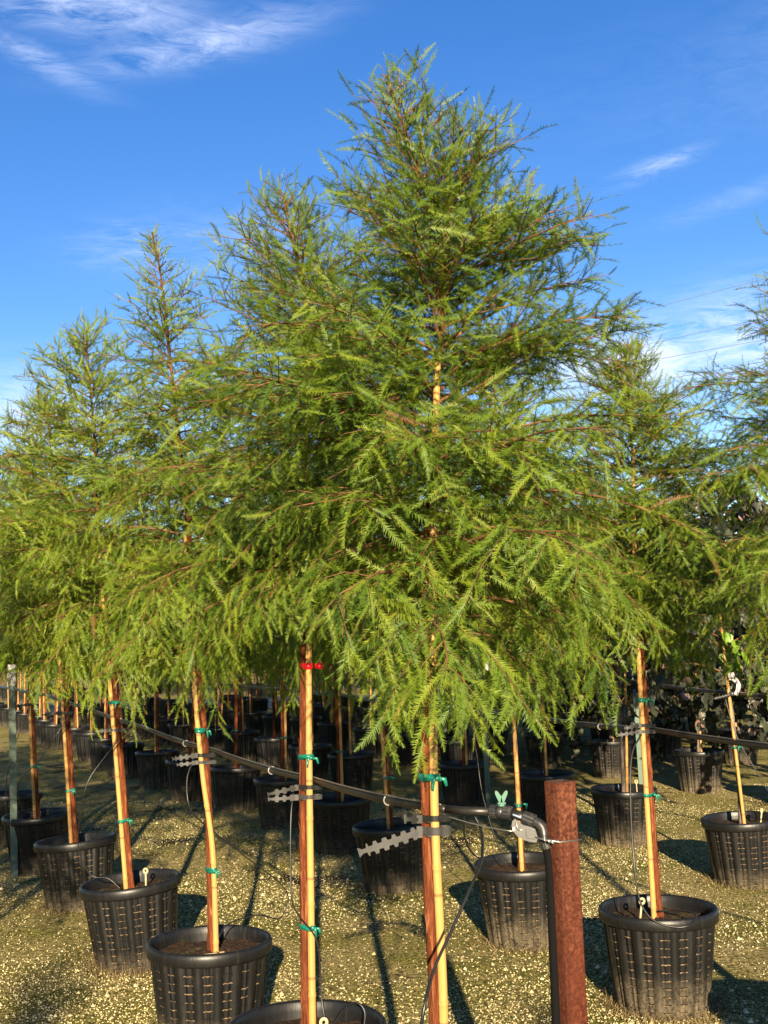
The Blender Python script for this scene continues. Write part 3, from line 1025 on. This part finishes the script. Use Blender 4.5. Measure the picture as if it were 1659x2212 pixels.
class Redbud:
    def __init__(s, seed, H, h0, reach, nbr, nleaf_obj=0, hang=1.0, bright=0, dens=46):
        g = np.random.default_rng(seed)
        pts = [(0, 0, .33), (.01, 0, .9), (-.01, .01, 1.4), (.02, 0, H * .75), (-.01, 0, H)]
        s.trunk, P, rad = trunk_mesh(pts, .0125, .004, seed, 'grey_bark', 8, .04)
        s.fork = None; s.flakes = None; s.branch_parts = False; s.fronds = []
        st = [(.0, -.03, .3), (-.02, -.03, 1.0), (-.03, -.02, min(H * .8, 1.95))]
        s.stake = stake_mesh(st, .010, seed)
        s.ties = [tie_mesh((0, 0), (-.016, -.03), .012, .0095, .8, .014, seed)]
        tubes, LP, LD, LN, LL, LTn = [], [], [], [], [], []
        for i in range(nbr):
            h = h0 + (H - h0) * ((i + g.random()) / nbr) ** .8
            az = i * 2.4 + g.normal(0, .4)
            L = reach * g.uniform(.6, 1.2) * (1 if h < H * .8 else .7)
            e = R(g.uniform(15, 55)); p = np.array([0, 0, h]); path = [p]
            droop = R(g.uniform(60, 130)) * hang
            for q in range(8):
                ee = e - droop * q / 7
                p = p + np.array([math.cos(az) * math.cos(ee), math.sin(az) * math.cos(ee), math.sin(ee)]) * L / 8 * 1.25
                path.append(p)
            path = np.array(path)
            path[:, 2] = np.maximum(path[:, 2], .14)
            tubes.append((path, np.linspace(.006, .0015, 9)))
            m = int(L * dens)
            t = g.random(m) ** .8 * 8
            P3 = np.stack([np.interp(t, np.arange(9), path[:, j]) for j in range(3)], 1) + g.normal(0, .025, (m, 3))
            out = np.array([math.cos(az), math.sin(az), 0])
            D = unit(out * .35 + np.array([0, 0, -1.0]) + g.normal(0, .45, (m, 3)))
            up = unit(out * .8 + np.array([0, 0, .5]) + g.normal(0, .5, (m, 3)))
            S = unit(np.cross(D, up))
            LP.append(P3); LD.append(D); LN.append(np.cross(S, D)); LL.append(g.uniform(.040, .078, m))
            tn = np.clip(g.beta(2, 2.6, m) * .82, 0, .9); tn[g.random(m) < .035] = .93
            LTn.append(tn)
        P, D, Nn, L, T = map(np.concatenate, (LP, LD, LN, LL, LTn))
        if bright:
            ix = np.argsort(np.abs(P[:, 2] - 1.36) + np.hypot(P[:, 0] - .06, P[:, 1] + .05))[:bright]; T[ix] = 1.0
        s.branches = [branch_mesh(tubes, 4)]
        keep = np.ones(len(P), bool)
        if nleaf_obj:
            top_i = np.argsort(P[:, 1] + g.normal(0, .05, len(P)))[:nleaf_obj]
            keep[top_i] = False
            for i in top_i:
                mm = Matrix((Vector(np.cross(D[i], Nn[i])), Vector(D[i]), Vector(Nn[i]))).transposed().to_4x4() @ Matrix.Scale(float(L[i]), 4)
                mm.translation = Vector(P[i])
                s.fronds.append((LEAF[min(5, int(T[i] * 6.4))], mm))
        P, D, Nn, L, T = (q[keep] for q in (P, D, Nn, L, T))
        S = np.cross(D, Nn)
        V = P[:, None] + L[:, None, None] * (LT[0][None, :, 0:1] * S[:, None] + LT[0][None, :, 1:2] * D[:, None] + LT[0][None, :, 2:3] * Nn[:, None])
        F = (LT[1][None] + (np.arange(len(P)) * 9)[:, None, None]).reshape(-1, 3)
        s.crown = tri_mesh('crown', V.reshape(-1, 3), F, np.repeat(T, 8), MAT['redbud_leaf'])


RB1 = Redbud(31, 2.35, 1.15, .62, 40, 180, bright=26)
RB2 = Redbud(32, 2.45, .62, .95, 84, 0, dens=78)
RB3 = Redbud(33, 2.30, .55, 1.0, 84, 0, dens=78)


def place_redbud(v, loc, label, group, rz=0.0, tilt=(0, 0), tag=None):
    r_ = place(v, loc, label, group, rz, tilt, 'potted_redbud', 'tree', fronds=False, tag=tag)
    if v.fronds:
        cr = [c for c in r_.children if c.name.startswith('crown')][0]
        for me_, mm in v.fronds:
            o = put('leaf', me_, cr); o.matrix_local = mm
    return r_


G3 = 'weeping redbuds behind the second row'
place_redbud(RB1, (2.06, 7.08), 'redbud with bright lime leaves on a bamboo cane, pinkish ribbon on its grey trunk', G3, .3, (0, R(-2.5)), tag=[(.08, -.07, .4, 1)])
place_redbud(RB1, (1.62, 8.42), 'redbud with thin grey trunk and cane beside a green steel post', G3, 2.2, (0, R(-1)), tag=[(-.05, -.08, .4, 1)])
place_redbud(RB2, (2.85, 11.1), 'weeping redbud in a fully shaded pot, dark leaves down to the pot rim', G3, .8)
place_redbud(RB3, (2.28, 12.4), 'weeping redbud with ribbed pot, seen between the two thin grey trunks', G3, 2.0)
far_rb = [(3.40, 10.0), (1.75, 13.6), (1.25, 14.8), (3.9, 13.4), (3.35, 14.6), (2.85, 15.8), (2.3, 17.0), (4.9, 15.2), (4.3, 16.4), (3.8, 17.6), (5.5, 17.3)]
for i, p in enumerate(far_rb):
    place_redbud((RB2, RB3)[i % 2], p, 'dark shaded weeping redbud massed with others behind the right hand trunks', 'massed redbuds in deep shade', 1.7 * i)

# ------------------------------------------------------------------ the rows beyond
place(VM2, (1.24, 9.6), 'shaded cypress whose pot rim shows just above the rusty post and left of it', 'potted cypresses of the third row', 1.0, (0, R(-1)), fronds=False)
place(VL, (.65, 10.65), 'shaded cypress standing by a green steel post between the forked trunk and the valve', 'potted cypresses of the third row', 2.0, fronds=False)
G4 = 'cypresses in the shaded rows beyond'
cnt = 0
rnd = random.Random(77)
spots = []
for row in range(0, 16):
    for j in range(0, 40):
        dd = 7.2 + row * .25 + j * 1.06
        # row k passes x0 at depth d0 and runs left by .46 m per metre of depth
        xx = .01 + 1.72 * row - .465 * (dd - 7.2) + rnd.gauss(0, .04)
        if row == 0 and dd < 11.2: continue
        if row == 1 and dd < 11.0: continue
        if row >= 2 and dd < 18.0 and xx > .34 * 0 + .9: continue
        if abs(xx) > .335 * dd + .55 or dd > 42: continue
        if 26.2 < dd < 32.6: continue
        if row >= 2 and dd < 11.6: continue
        if dd > 38: continue
        spots.append((xx, dd))
for (xx, dd) in spots:
    if math.hypot(xx - 1.5, dd - 17) < 4.5 and xx > .9: continue
    place(rnd.choice((VL, VL2)), (xx, dd), 'dim potted cypress far back in the shaded rows under the leaf canopy', G4, rnd.random() * 6.28,
          (R(rnd.uniform(-1.5, 1.5)), R(rnd.uniform(-3, 1.5))), fronds=False, detail=False, slots=dd < 13)
    cnt += 1
    if cnt >= 285: break
print('far cypresses', cnt)
# two trees of the next block, behind the photographer: their shadows reach the foreground
place(VL, (-1.0, -4.3), 'cypress of the next block whose crown shadow falls at the lower left', 'cypresses behind the viewpoint', 0, fronds=False, detail=False, slots=False)
place(VL2, (1.1, -4.6), 'cypress of the next block whose crown shadow falls before the rusty post', 'cypresses behind the viewpoint', 1, fronds=False, detail=False, slots=False)


# the row left of the front row stands outside the picture and shades what lies behind it
for i, (x_, y_) in enumerate([(-1.95, 3.0), (-2.48, 4.1), (-3.0, 5.2), (-3.5, 6.35), (-4.0, 7.5), (-4.5, 8.6), (-5.0, 9.7)]):
    place((VL, VL2)[i % 2], (x_, y_), 'cypress of the row beyond the left picture edge, known by its shadow', 'cypresses left of the front row', 1.3 * i, fronds=False, detail=False, slots=False)


# ------------------------------------------------------------------ irrigation lines
BACK = Vector((.9, .43, 0)).normalized()


def line_pts(pts, off, sag):
    P = [Vector((p[0], p[1], p[2])) + BACK * off for p in pts]
    out = []
    for i in range(len(P) - 1):
        for j in range(8):
            t = j / 8
            q = P[i].lerp(P[i + 1], t)
            q.z -= sag * 4 * t * (1 - t)
            out.append(q)
    out.append(P[-1])
    return out


def irrigation(pts, label_p, label_w, tail=(), sag=.012):
    P = line_pts(pts, .036, sag) + [Vector(q) for q in tail]
    b = MB(); b.tube(P, .0098, 10)
    root = put('irrigation_pipe', b.mesh('irrigation_pipe', MAT['pipe']), label=label_p, cat='pipe', group='black irrigation pipes along the rows')
    b = MB(); W = [q + Vector((-.010, -.004, .011)) for q in line_pts(pts, .036, sag * .7)]
    b.tube(W, .0020, 6)
    put('support_wire', b.mesh('support_wire', MAT['wire']), label=label_w, cat='wire', group='support wires along the rows')
    for i in range(3, len(P) - 8, 8):
        c = P[i]; t = (P[i + 1] - P[i]).normalized()
        b = MB(); u = t.cross(Vector((0, 0, 1))).normalized()
        ring = [c + (u * math.cos(q) + t.cross(u) * math.sin(q)) * .0125 for q in np.linspace(0, 2 * math.pi, 13)[:-1]]
        b.band(ring, .006, .002, t, True)
        put('pipe_clip', b.mesh('pipe_clip', MAT['clip']), root)


ZP = 1.06
h1 = (1.064, 1.050, 1.055, 1.078, 1.115, 1.15, 1.16)
irrigation([(.09, 2.75, h1[0])] + [(x_, y_, h1[i + 1]) for i, (x_, y_) in enumerate(ROW1[1:])] + [(-4.5, 12.5, 1.15)],
           'black water pipe along the front row, running up to the green handled valve', 'thin steel wire clipped on the front row pipe', sag=.010)
R2L = [(2.0, 2.6, 1.04), (1.53, 3.66, 1.05), (1.03, 4.76, 1.07), (.625, 5.84, 1.07), (.01, 7.2, 1.08), (-.36, 8.45, 1.08), (-.87, 9.6, 1.09), (-1.38, 10.7, 1.09), (-4.0, 16, 1.1)]
irrigation(R2L, 'black water pipe of the second row, behind the rusty post', 'steel wire clipped on the second row pipe')
irrigation([(2.9, 4.9, 1.05), (2.5, 6.0, 1.07), (2.02, 7.05, 1.09), (1.60, 8.4, 1.14), (1.24, 9.6, 1.14), (.65, 10.65, 1.12), (.1, 11.6, 1.1), (-2.5, 17, 1.1)],
           'dark water pipe of the redbud row, in front of the shaded leaves', 'steel wire clipped on the redbud row pipe')


# chain lock straps that hold trunk and cane to the wire
def strap(v, root, z, tail_len, label, slope=-.15, m='strap', w=.020, fold=None, dz=0.0):
    rz = root.rotation_euler.z
    c1, c2 = Vector((*v.at(z), z)), Vector((*v.sat(z), z))
    mw = Matrix.Translation(root.location) @ root.rotation_euler.to_matrix().to_4x4()
    c1, c2 = mw @ c1, mw @ c2
    z = c1.z + dz
    b = MB()
    b.band(capsule(c1, c2, v.r(z) + .003, .0135, z), w * .62, .0022, closed=True)
    # loop to the pipe behind
    pc = (c1 + c2) / 2 + BACK * .036
    b.band(capsule(((c1.x + c2.x) / 2, (c1.y + c2.y) / 2), (pc.x, pc.y), .014, .0125, z - .004), w * .7, .002, closed=True)
    # buckle
    lx = min(c1.x - v.r(z), c2.x - .0095)
    fy = min(c1.y, c2.y) - .012
    b.box((lx - .005, fy, z), (.013, .010, w * .9))
    # notched tail to the left
    n = 60
    path, wd = [], []
    for i in range(n + 1):
        t = i / n
        s_ = t * tail_len
        if fold and t > fold:
            path.append(Vector((lx - .008 - tail_len * fold + (t - fold) * tail_len * .2, fy - .006 - .004 * t, z + slope * tail_len * fold + (t - fold) * tail_len * .95)))
        else:
            path.append(Vector((lx - .008 - s_, fy - .004 - .010 * math.sin(t * 2.2), z + slope * s_)))
        ph = (s_ % .0215) / .0215
        bump_ = 1.0 if .22 < ph < .68 else .46
        if t > .86: bump_ = .34 + .45 * max(0, (t - .93) / .07)
        wd.append(w * bump_)
    b.band(path, wd, .0034)
    return put('chain_lock_strap', b.mesh('chain_lock_strap', MAT[m], False), label=label, cat='strap', group='notched straps tying the trunks to the pipes')


roots = [o for o in col.objects if o.type == 'EMPTY']
strap(V5, roots[0], 1.038, .135, 'long grey notched strap tail hanging left from the forked cypress trunk', -.30, 'grey_strap', .028)
strap(V5, roots[0], 1.066, .050, 'upper short folded strap on the forked cypress trunk', .10, 'strap', .020, fold=.62)
strap(V4, roots[1], 1.028, .078, 'pale grey lower strap tail on the red ribboned trunk', -.02, 'grey_strap', .018)
strap(V4, roots[1], 1.056, .080, 'dark upper strap tail on the red ribboned trunk', -.20, 'strap', .018)
strap(V3, roots[2], 1.060, .085, 'dark strap tail on the wispy leader cypress', -.12, 'strap', .020)
strap(V3, roots[2], 1.034, .070, 'grey strap tail under the dark one on the wispy leader cypress', -.08, 'grey_strap', .016)
strap(VM, roots[3], 1.075, .080, 'pale strap tail on the left leaning cypress by the loose drip tube', -.03, 'grey_strap', .017)
strap(VM, roots[4], 1.10, .095, 'dark strap on the fourth front row trunk', -.08, 'strap', .022)
strap(VM2, roots[5], 1.11, .090, 'black strap on the trunk beside the white topped post', -.1, 'strap', .024)
strap(V1, roots[7], 1.066, .085, 'serrated grey strap on the cypress right of the rusty post', -.12, 'grey_strap', .018)
strap(V1, roots[7], 1.090, .060, 'upper black strap on the cypress right of the rusty post', -.14, 'strap', .020)
s_root = [o for o in roots if o.name == 'potted_redbud'][0]
b = MB()
b.band(capsule((2.02, 7.03), (2.045, 7.05), .020, .018, 1.09), .022, .003, closed=True)
path = [Vector((2.00 - .09 * t / 40, 7.01, 1.085 - .02 * t / 40)) for t in range(41)]
b.band(path, [.020 * (1 if (t % 8) < 4 else .5) for t in range(41)], .003)
put('chain_lock_strap', b.mesh('chain_lock_strap', MAT['grey_strap']), label='pale serrated strap on the bamboo cane of the lime leaved redbud', cat='strap', group='notched straps tying the trunks to the pipes')

# ------------------------------------------------------------------ rusty end post with valve
post = bpy.data.objects.new('rusty_post', None); col.objects.link(post)
PX, PY = .382, 2.655
post.location = (PX, PY, 0); post.rotation_euler = (0, R(-.6), R(27))
post['label'] = 'rusty brown square steel post standing in front of the pots'; post['category'] = 'post'
hw, cr = .0262, .006
outl = []
for cx_, cy_, a0 in ((1, 1, 0), (-1, 1, 90), (-1, -1, 180), (1, -1, 270)):
    for q in range(5):
        a_ = R(a0 + q * 22.5)
        outl.append(((hw - cr) * cx_ + cr * math.cos(a_), (hw - cr) * cy_ + cr * math.sin(a_)))
inn = [(x_ * .88, y_ * .88) for x_, y_ in outl]
b = MB(); n = len(outl)
zl = [-.3] + [i * .06 for i in range(19)] + [1.1345]
for z in zl: b.v += [(x_, y_, z) for x_, y_ in outl]
for i in range(len(zl) - 1):
    for j in range(n): b.f.append((i * n + j, i * n + (j + 1) % n, (i + 1) * n + (j + 1) % n, (i + 1) * n + j)); b.m.append(0)
t0 = (len(zl) - 1) * n; q0 = len(b.v)
b.v += [(x_, y_, 1.1345) for x_, y_ in inn] + [(x_, y_, 1.09) for x_, y_ in inn]
for j in range(n):
    j2 = (j + 1) % n
    b.f += [(t0 + j, t0 + j2, q0 + j2, q0 + j), (q0 + j, q0 + j2, q0 + n + j2, q0 + n + j)]; b.m += [0, 1]
b.f.append(tuple(q0 + n + j for j in range(n))); b.m.append(1)
put('tube_body', b.mesh('tube_body', [MAT['rust'], MAT['rust_dark']]), post)

valve = bpy.data.objects.new('shutoff_valve', None); col.objects.link(valve)
valve.location = (.235, 2.70, 1.064)
valve['label'] = 'black plastic ball valve and elbow with green wing handle beside the post'; valve['category'] = 'valve'
vo = Vector(valve.location)


def rel(*p): return Vector(p) - vo


def nut(b, p, q, r, ribs=16):
    """Ribbed union nut from p to q."""
    p, q = Vector(p), Vector(q)
    b.tube([p, p.lerp(q, .06), p.lerp(q, .94), q], [r * .9, r, r, r * .88], ribs * 2, jit=lambda i, j: .05 * (j % 2) if 0 < i < 3 else 0)


b = MB(); b.tube([rel(.126 + .0, 2.766, 1.064), rel(.17, 2.735, 1.063), rel(.223, 2.71, 1.064)], .0095, 12)
put('inlet_pipe', b.mesh('inlet_pipe', MAT['pipe']), valve)
b = MB(); nut(b, rel(.221, 2.711, 1.064), rel(.236, 2.704, 1.064), .0150); put('union_nut', b.mesh('union_nut', MAT['fitting'], False), valve)
b = MB(); b.tube([rel(.235, 2.704, 1.064), rel(.240, 2.702, 1.064), rel(.246, 2.699, 1.0635), rel(.251, 2.697, 1.063)], [.012, .0145, .0145, .012], 16)
put('valve_body', b.mesh('valve_body', MAT['fitting']), valve)
b = MB(); nut(b, rel(.249, 2.698, 1.0635), rel(.268, 2.690, 1.0615), .0150); put('union_nut', b.mesh('union_nut', MAT['fitting'], False), valve)
b = MB(); b.tube([rel(.266, 2.69, 1.0618), rel(.285, 2.684, 1.056), rel(.303, 2.679, 1.049)], .0108, 12); put('short_pipe', b.mesh('short_pipe', MAT['pipe']), valve)
b = MB(); b.band([rel(.268, 2.678, 1.0605), rel(.285, 2.672, 1.0545), rel(.297, 2.669, 1.050)], .0036, .0012, Vector((.3, -.2, 1))); put('pale_stripe', b.mesh('pale_stripe', MAT['stripe']), valve)
b = MB(); nut(b, rel(.290, 2.682, 1.0545), rel(.316, 2.672, 1.0445), .0146); put('union_nut', b.mesh('union_nut', MAT['fitting'], False), valve)
b = MB(); b.tube(smooth_path([rel(.312, 2.673, 1.046), rel(.324, 2.668, 1.041), rel(.3315, 2.664, 1.031), rel(.333, 2.660, 1.017), rel(.333, 2.658, 1.006)], 4), [.0108] * 4 + [.0112] * 9 + [.0104] * 4, 14)
put('elbow', b.mesh('elbow', MAT['fitting']), valve)
b = MB(); nut(b, rel(.333, 2.658, 1.010), rel(.338, 2.656, .988), .0130); put('union_nut', b.mesh('union_nut', MAT['fitting'], False), valve)
b = MB(); b.tube(smooth_path([rel(.337, 2.656, .992), rel(.342, 2.654, .96), rel(.343, 2.652, .85), rel(.343, 2.65, .4), rel(.343, 2.65, -.08)], 5), .0105, 12)
put('riser_pipe', b.mesh('riser_pipe', MAT['slot_hole']), valve)
# butterfly handle: stem, plate and two wings
b = MB()
b.tube([rel(.246, 2.699, 1.077), rel(.246, 2.699, 1.083)], [.0085, .0075], 12)
b.box(rel(.246, 2.699, 1.0835), (.018, .012, .003))
for s_ in (-1, 1):
    prof = [(.0025, .084), (.0062, .0865), (.0102, .0950), (.0138, .1035), (.0143, .1085), (.0122, .1112), (.0078, .1090), (.0012, .0995), (0, .0985)]
    vs = [rel(.246 + s_ * x_, 2.699 - .0026, z_ + .0 + 1.0) for x_, z_ in prof] + [rel(.246 + s_ * x_, 2.699 + .0026, z_ + 1.0) for x_, z_ in prof]
    m_ = len(prof)
    fs = [tuple(range(m_)) if s_ < 0 else tuple(reversed(range(m_))), tuple(range(m_, 2 * m_)) if s_ > 0 else tuple(reversed(range(m_, 2 * m_)))]
    fs += [(i, (i + 1) % m_, m_ + (i + 1) % m_, m_ + i) for i in range(m_)]
    b.add(vs, fs)
put('wing_handle', b.mesh('wing_handle', MAT['handle'], False), valve)

# wire tensioner with its steel wire round the post
ten = bpy.data.objects.new('wire_tensioner', None); col.objects.link(ten)
ten.location = (.285, 2.636, 1.035)
ten['label'] = 'grey cast metal wire gripper under the valve, its wire looped round the post'; ten['category'] = 'wire gripper'
to = Vector(ten.location)
outl = [(.262, 1.053), (.268, 1.058), (.279, 1.049), (.286, 1.044), (.300, 1.040), (.311, 1.035), (.316, 1.018), (.313, 1.006), (.300, 1.008), (.287, 1.012), (.272, 1.020), (.263, 1.032), (.260, 1.043)]


def slab(b, outl, y0, y1, mi=0):
    m_ = len(outl)
    vs = [Vector((x_, y0, z_)) - to for x_, z_ in outl] + [Vector((x_, y1, z_)) - to for x_, z_ in outl]
    b.add(vs, [tuple(range(m_)), tuple(reversed(range(m_, 2 * m_)))] + [((i + 1) % m_, i, m_ + i, m_ + (i + 1) % m_) for i in range(m_)], mi)


b = MB(); slab(b, outl, 2.644, 2.632); put('gripper_body', b.mesh('gripper_body', MAT['zinc'], False), ten)
b = MB(); slab(b, [(.290, 1.036), (.309, 1.031), (.310, 1.014), (.292, 1.017)], 2.632, 2.628); put('raised_plate', b.mesh('raised_plate', MAT['zinc'], False), ten)
b = MB(); b.tube(smooth_path([Vector(p) - to for p in ((.270, 2.630, 1.050), (.272, 2.628, 1.040), (.278, 2.628, 1.034), (.284, 2.628, 1.037))], 4), .0014, 6); put('lever_wire', b.mesh('lever_wire', MAT['wire']), ten)
b = MB(); slab(b, [(.261, 1.041), (.267, 1.042), (.267, 1.033), (.261, 1.032)], 2.631, 2.627); put('cam_lever', b.mesh('cam_lever', MAT['clip'], False), ten)
b = MB()
rm = post.rotation_euler.to_matrix()
loop = [Vector((PX, PY, 0)) + rm @ Vector((x_, y_, 1.009)) for x_, y_ in [(hw + .002, -hw - .002), (hw + .002, hw + .002), (-hw - .002, hw + .002), (-hw - .002, -hw - .002)]]
loop = [Vector((q.x, q.y, 1.009)) - to for q in loop]
path = [Vector((.310, 2.632, 1.018)) - to, Vector((.330, 2.622, 1.013)) - to]
full = path + [loop[3], loop[0], loop[1], loop[2], loop[3] + Vector((-.002, 0, .002))]
b.tube(full, .0018, 6)
put('loop_wire', b.mesh('loop_wire', MAT['wire']), ten)
b = MB(); b.tube([Vector((.325 + .002 * i, 2.624 - .0008 * i + .002 * math.cos(i * 1.6), 1.0145 - .0006 * i + .003 * math.sin(i * 1.6))) - to for i in range(13)], .0016, 5); put('twisted_end', b.mesh('twisted_end', MAT['wire']), ten)
b = MB(); b.tube(line_pts([(.118, 2.76, 1.052), (.262, 2.642, 1.030)], 0, .004), .0014, 5)
put('guy_wire', b.mesh('guy_wire', MAT['wire']), label='thin wire from the forked trunk to the grey gripper', cat='wire')


# ------------------------------------------------------------------ drip tubes
def drip(pts, label, r=.0026, spike=True):
    P = smooth_path(pts, 8)
    b = MB(); b.tube(P, r, 6)
    return put('drip_tube', b.mesh('drip_tube', MAT['tube']), label=label, cat='tube', group='thin drip tubes hanging from the pipes')


drip([(.187, 2.735, 1.052), (.200, 2.712, 1.018), (.191, 2.62, .975), (.160, 2.55, .929), (.116, 2.50, .857), (.074, 2.45, .789), (.049, 2.40, .716), (.03, 2.46, .56), (.04, 2.60, .37)],
     'black drip tube arching in front of the forked cypress trunk', .0036)
drip([(.165, 2.76, 1.05), (.166, 2.79, 1.00), (.178, 2.82, .965), (.20, 2.84, .94), (.24, 2.86, .93)], 'short curled black tube under the pipe by the valve', .0022)
drip([(-.285, 3.53, 1.03), (-.293, 3.50, .95), (-.295, 3.48, .8), (-.285, 3.47, .70), (-.225, 3.50, .60), (-.215, 3.50, .45), (-.2, 3.47, .36)], 'thin tube hanging beside the red ribboned trunk', .0024)
drip([(-.20, 3.47, .35), (-.15, 3.46, .42), (-.115, 3.44, .445), (-.09, 3.43, .42), (-.10, 3.42, .35)], 'small black tube hoop standing up from the ribboned pot', .0026)
drip([(-.735, 4.48, 1.03), (-.755, 4.45, .96), (-.742, 4.43, .86), (-.70, 4.50, .79), (-.58, 4.62, .66), (-.42, 4.72, .50), (-.44, 4.7, .40), (-.52, 4.62, .43), (-.62, 4.52, .42), (-.66, 4.47, .36)], 'tube that sags from the wispy leader tree and loops back to its pot', .0026)
drip([(-1.23, 5.56, 1.06), (-1.29, 5.5, .98), (-1.37, 5.45, .86), (-1.40, 5.45, .74), (-1.43, 5.5, .56), (-1.38, 5.52, .43), (-1.30, 5.52, .41), (-1.24, 5.52, .36)], 'thin tube curving down left of the leaning cypress', .0026)
drip([(-1.83, 6.84, 1.08), (-1.90, 6.8, .96), (-2.0, 6.8, .82), (-2.12, 6.85, .70), (-2.2, 7.2, .5), (-2.3, 7.8, .42)], 'long tube swinging left from the fourth front row trunk', .0026)
drip([(-2.40, 7.98, 1.10), (-2.43, 7.9, .95), (-2.5, 7.9, .75), (-2.53, 7.9, .55), (-2.52, 7.9, .3)], 'tube dangling beside the white topped post', .0026)
drip([(.99, 4.72, 1.06), (.94, 4.68, .98), (.915, 4.62, .80), (.905, 4.56, .62), (.915, 4.54, .47), (.96, 4.53, .395), (1.04, 4.525, .368), (1.10, 4.53, .375), (1.13, 4.58, .40), (1.08, 4.68, .395), (1.02, 4.71, .385)],
     'black tube drooping over the front rim of the right hand pot', .0036)
drip([(1.97, 7.0, 1.07), (1.99, 6.98, .95), (2.03, 6.95, .8), (2.13, 6.92, .6), (2.2, 6.9, .45), (2.15, 6.9, .40)], 'thin tube hanging by the lime leaved redbud', .0026)
drip([(.40, 5.9, 1.05), (.42, 5.85, .9), (.44, 5.8, .7), (.50, 5.78, .47), (.55, 5.78, .38)], 'thin tube dropping into the pot with two fallen tags', .0026)

# ------------------------------------------------------------------ ribbons, steel posts, wires overhead
b = MB()
zt = 1.405
c1, c2 = V4.at(zt), V4.sat(zt)
b.band(capsule(c1, c2, V4.r(zt) + .002, .0115, zt), .018, .0012, closed=True)
b.band([(c1[0] + .034, -.02, zt), (c1[0] + .046, -.022, zt + .001), (c1[0] + .058, -.024, zt - .001)], [.014, .018, .018], .001)
put('ribbon', b.mesh('ribbon', MAT['red_tape']), roots[1])
b = MB()
b.band(smooth_path([(0, 0, 0), (.03, -.02, -.01), (.045, -.03, -.05), (.02, -.03, -.10)], 4), .035, .001, Vector((1, .2, .3)))
b.band(smooth_path([(0, 0, 0), (-.02, -.03, .015), (.02, -.035, .02)], 4), .03, .001)
put('ribbon', b.mesh('ribbon', MAT['white_tape']), s_root, (-.015, -.03, 1.20))
b = MB(); b.band([(.0, 0, 0), (.003, -.002, -.007), (.0, -.003, -.016)], .009, .001, Vector((1, 0, 0)))
put('hanging_label', b.mesh('hanging_label', MAT['white_tape']), roots[0], (.118, -.22, 1.415))
b = MB(); b.band([(0, 0, 0), (.02, -.006, -.004), (.035, -.004, -.012)], .022, .001)
put('ribbon', b.mesh('ribbon', MAT['red_tape']), roots[5], (-.02, -.035, 1.62))


def steel_post(x_, y_, h, white, label):
    b = MB()
    prof = [(-.022, 0), (.022, 0), (.022, .004), (.003, .005), (.003, .028), (-.003, .028), (-.003, .005), (-.022, .004)]
    m_ = len(prof)
    lv = [-.2, h]
    b.v = [(p[0], p[1], z) for z in lv for p in prof]
    b.f = [(i, (i + 1) % m_, m_ + (i + 1) % m_, m_ + i) for i in range(m_)] + [tuple(range(m_, 2 * m_))]
    b.m = [0] * len(b.f)
    rt = put('steel_post', b.mesh('steel_post', MAT['post_paint'], False), None, (x_, y_, 0), (0, R(-1.2), R(10)), label, 'post', 'green steel posts along the rows')
    if white:
        b = MB(); pr = [(p[0] * 1.12, (p[1] - .012) * 1.12 + .012) for p in prof]
        b.v = [(p[0], p[1], z) for z in (h - .135, h + .002) for p in pr]
        b.f = [(i, (i + 1) % m_, m_ + (i + 1) % m_, m_ + i) for i in range(m_)] + [tuple(range(m_, 2 * m_))]; b.m = [0] * len(b.f)
        put('white_tip', b.mesh('white_tip', MAT['post_white'], False), rt)


steel_post(-2.455, 7.85, 1.36, True, 'green steel post with white painted top left of the leaning cypresses')
steel_post(1.83, 8.75, 1.22, False, 'dull green steel post behind the two thin grey redbud trunks')
steel_post(.80, 9.9, 1.2, False, 'dull green steel post in the shade behind the forked cypress')
for (a_, b_, lb) in (((9.385, 40, 11.45), (12.14, 36, 11.195), 'second overhead cable from the top, crossing the white cloud'),
                     ((10.11, 40, 10.97), (12.10, 36, 10.50), 'third overhead cable from the top'),
                     ((10.48, 40, 10.28), (11.20, 36, 9.67), 'lowest overhead cable just over the foliage'),
                     ((9.84, 40, 12.79), (12.22, 36, 12.456), 'topmost and faintest overhead cable')):
    A, B = Vector(a_), Vector(b_)
    d_ = (B - A).normalized()
    b = MB(); b.tube([A - d_ * 22, A - d_ * 8, A, B, B + d_ * 9], .0085, 5)
    put('overhead_cable', b.mesh('overhead_cable', MAT['cable']), label=lb, cat='cable', group='overhead cables')

# dry straw round the pots
xs, ys = [], []
for (px_, py_), n_ in ((ROW1[2], 260), (ROW1[3], 520), (ROW1[4], 340), ((1.03, 4.76), 620), ((.625, 5.84), 380), ((2.06, 7.08), 300), ((1.62, 8.42), 200), ((.01, 7.2), 160), ((.40, 4.3), 160)):
    q = rng.random(n_) * 6.283
    rr_ = .178 + np.abs(rng.normal(0, .05, n_))
    xs.append(px_ + rr_ * np.cos(q)); ys.append(py_ + rr_ * np.sin(q))
xs, ys = np.concatenate(xs), np.concatenate(ys)
blades(len(xs), xs, ys, .012, .055, .0028, 1.1, 'dry_grass', MAT['dry_grass'], 'dry straw coloured weeds round the feet of the pots')
N = 7000
x, y = wedge(N, 3.6, 11.0, 1.3)
blades(N, x, y, .003, .008, .0030, 4.0, 'needle_litter', MAT['dry_grass'], 'brown fallen needles and bits of straw lying among the chips', 0, .8)
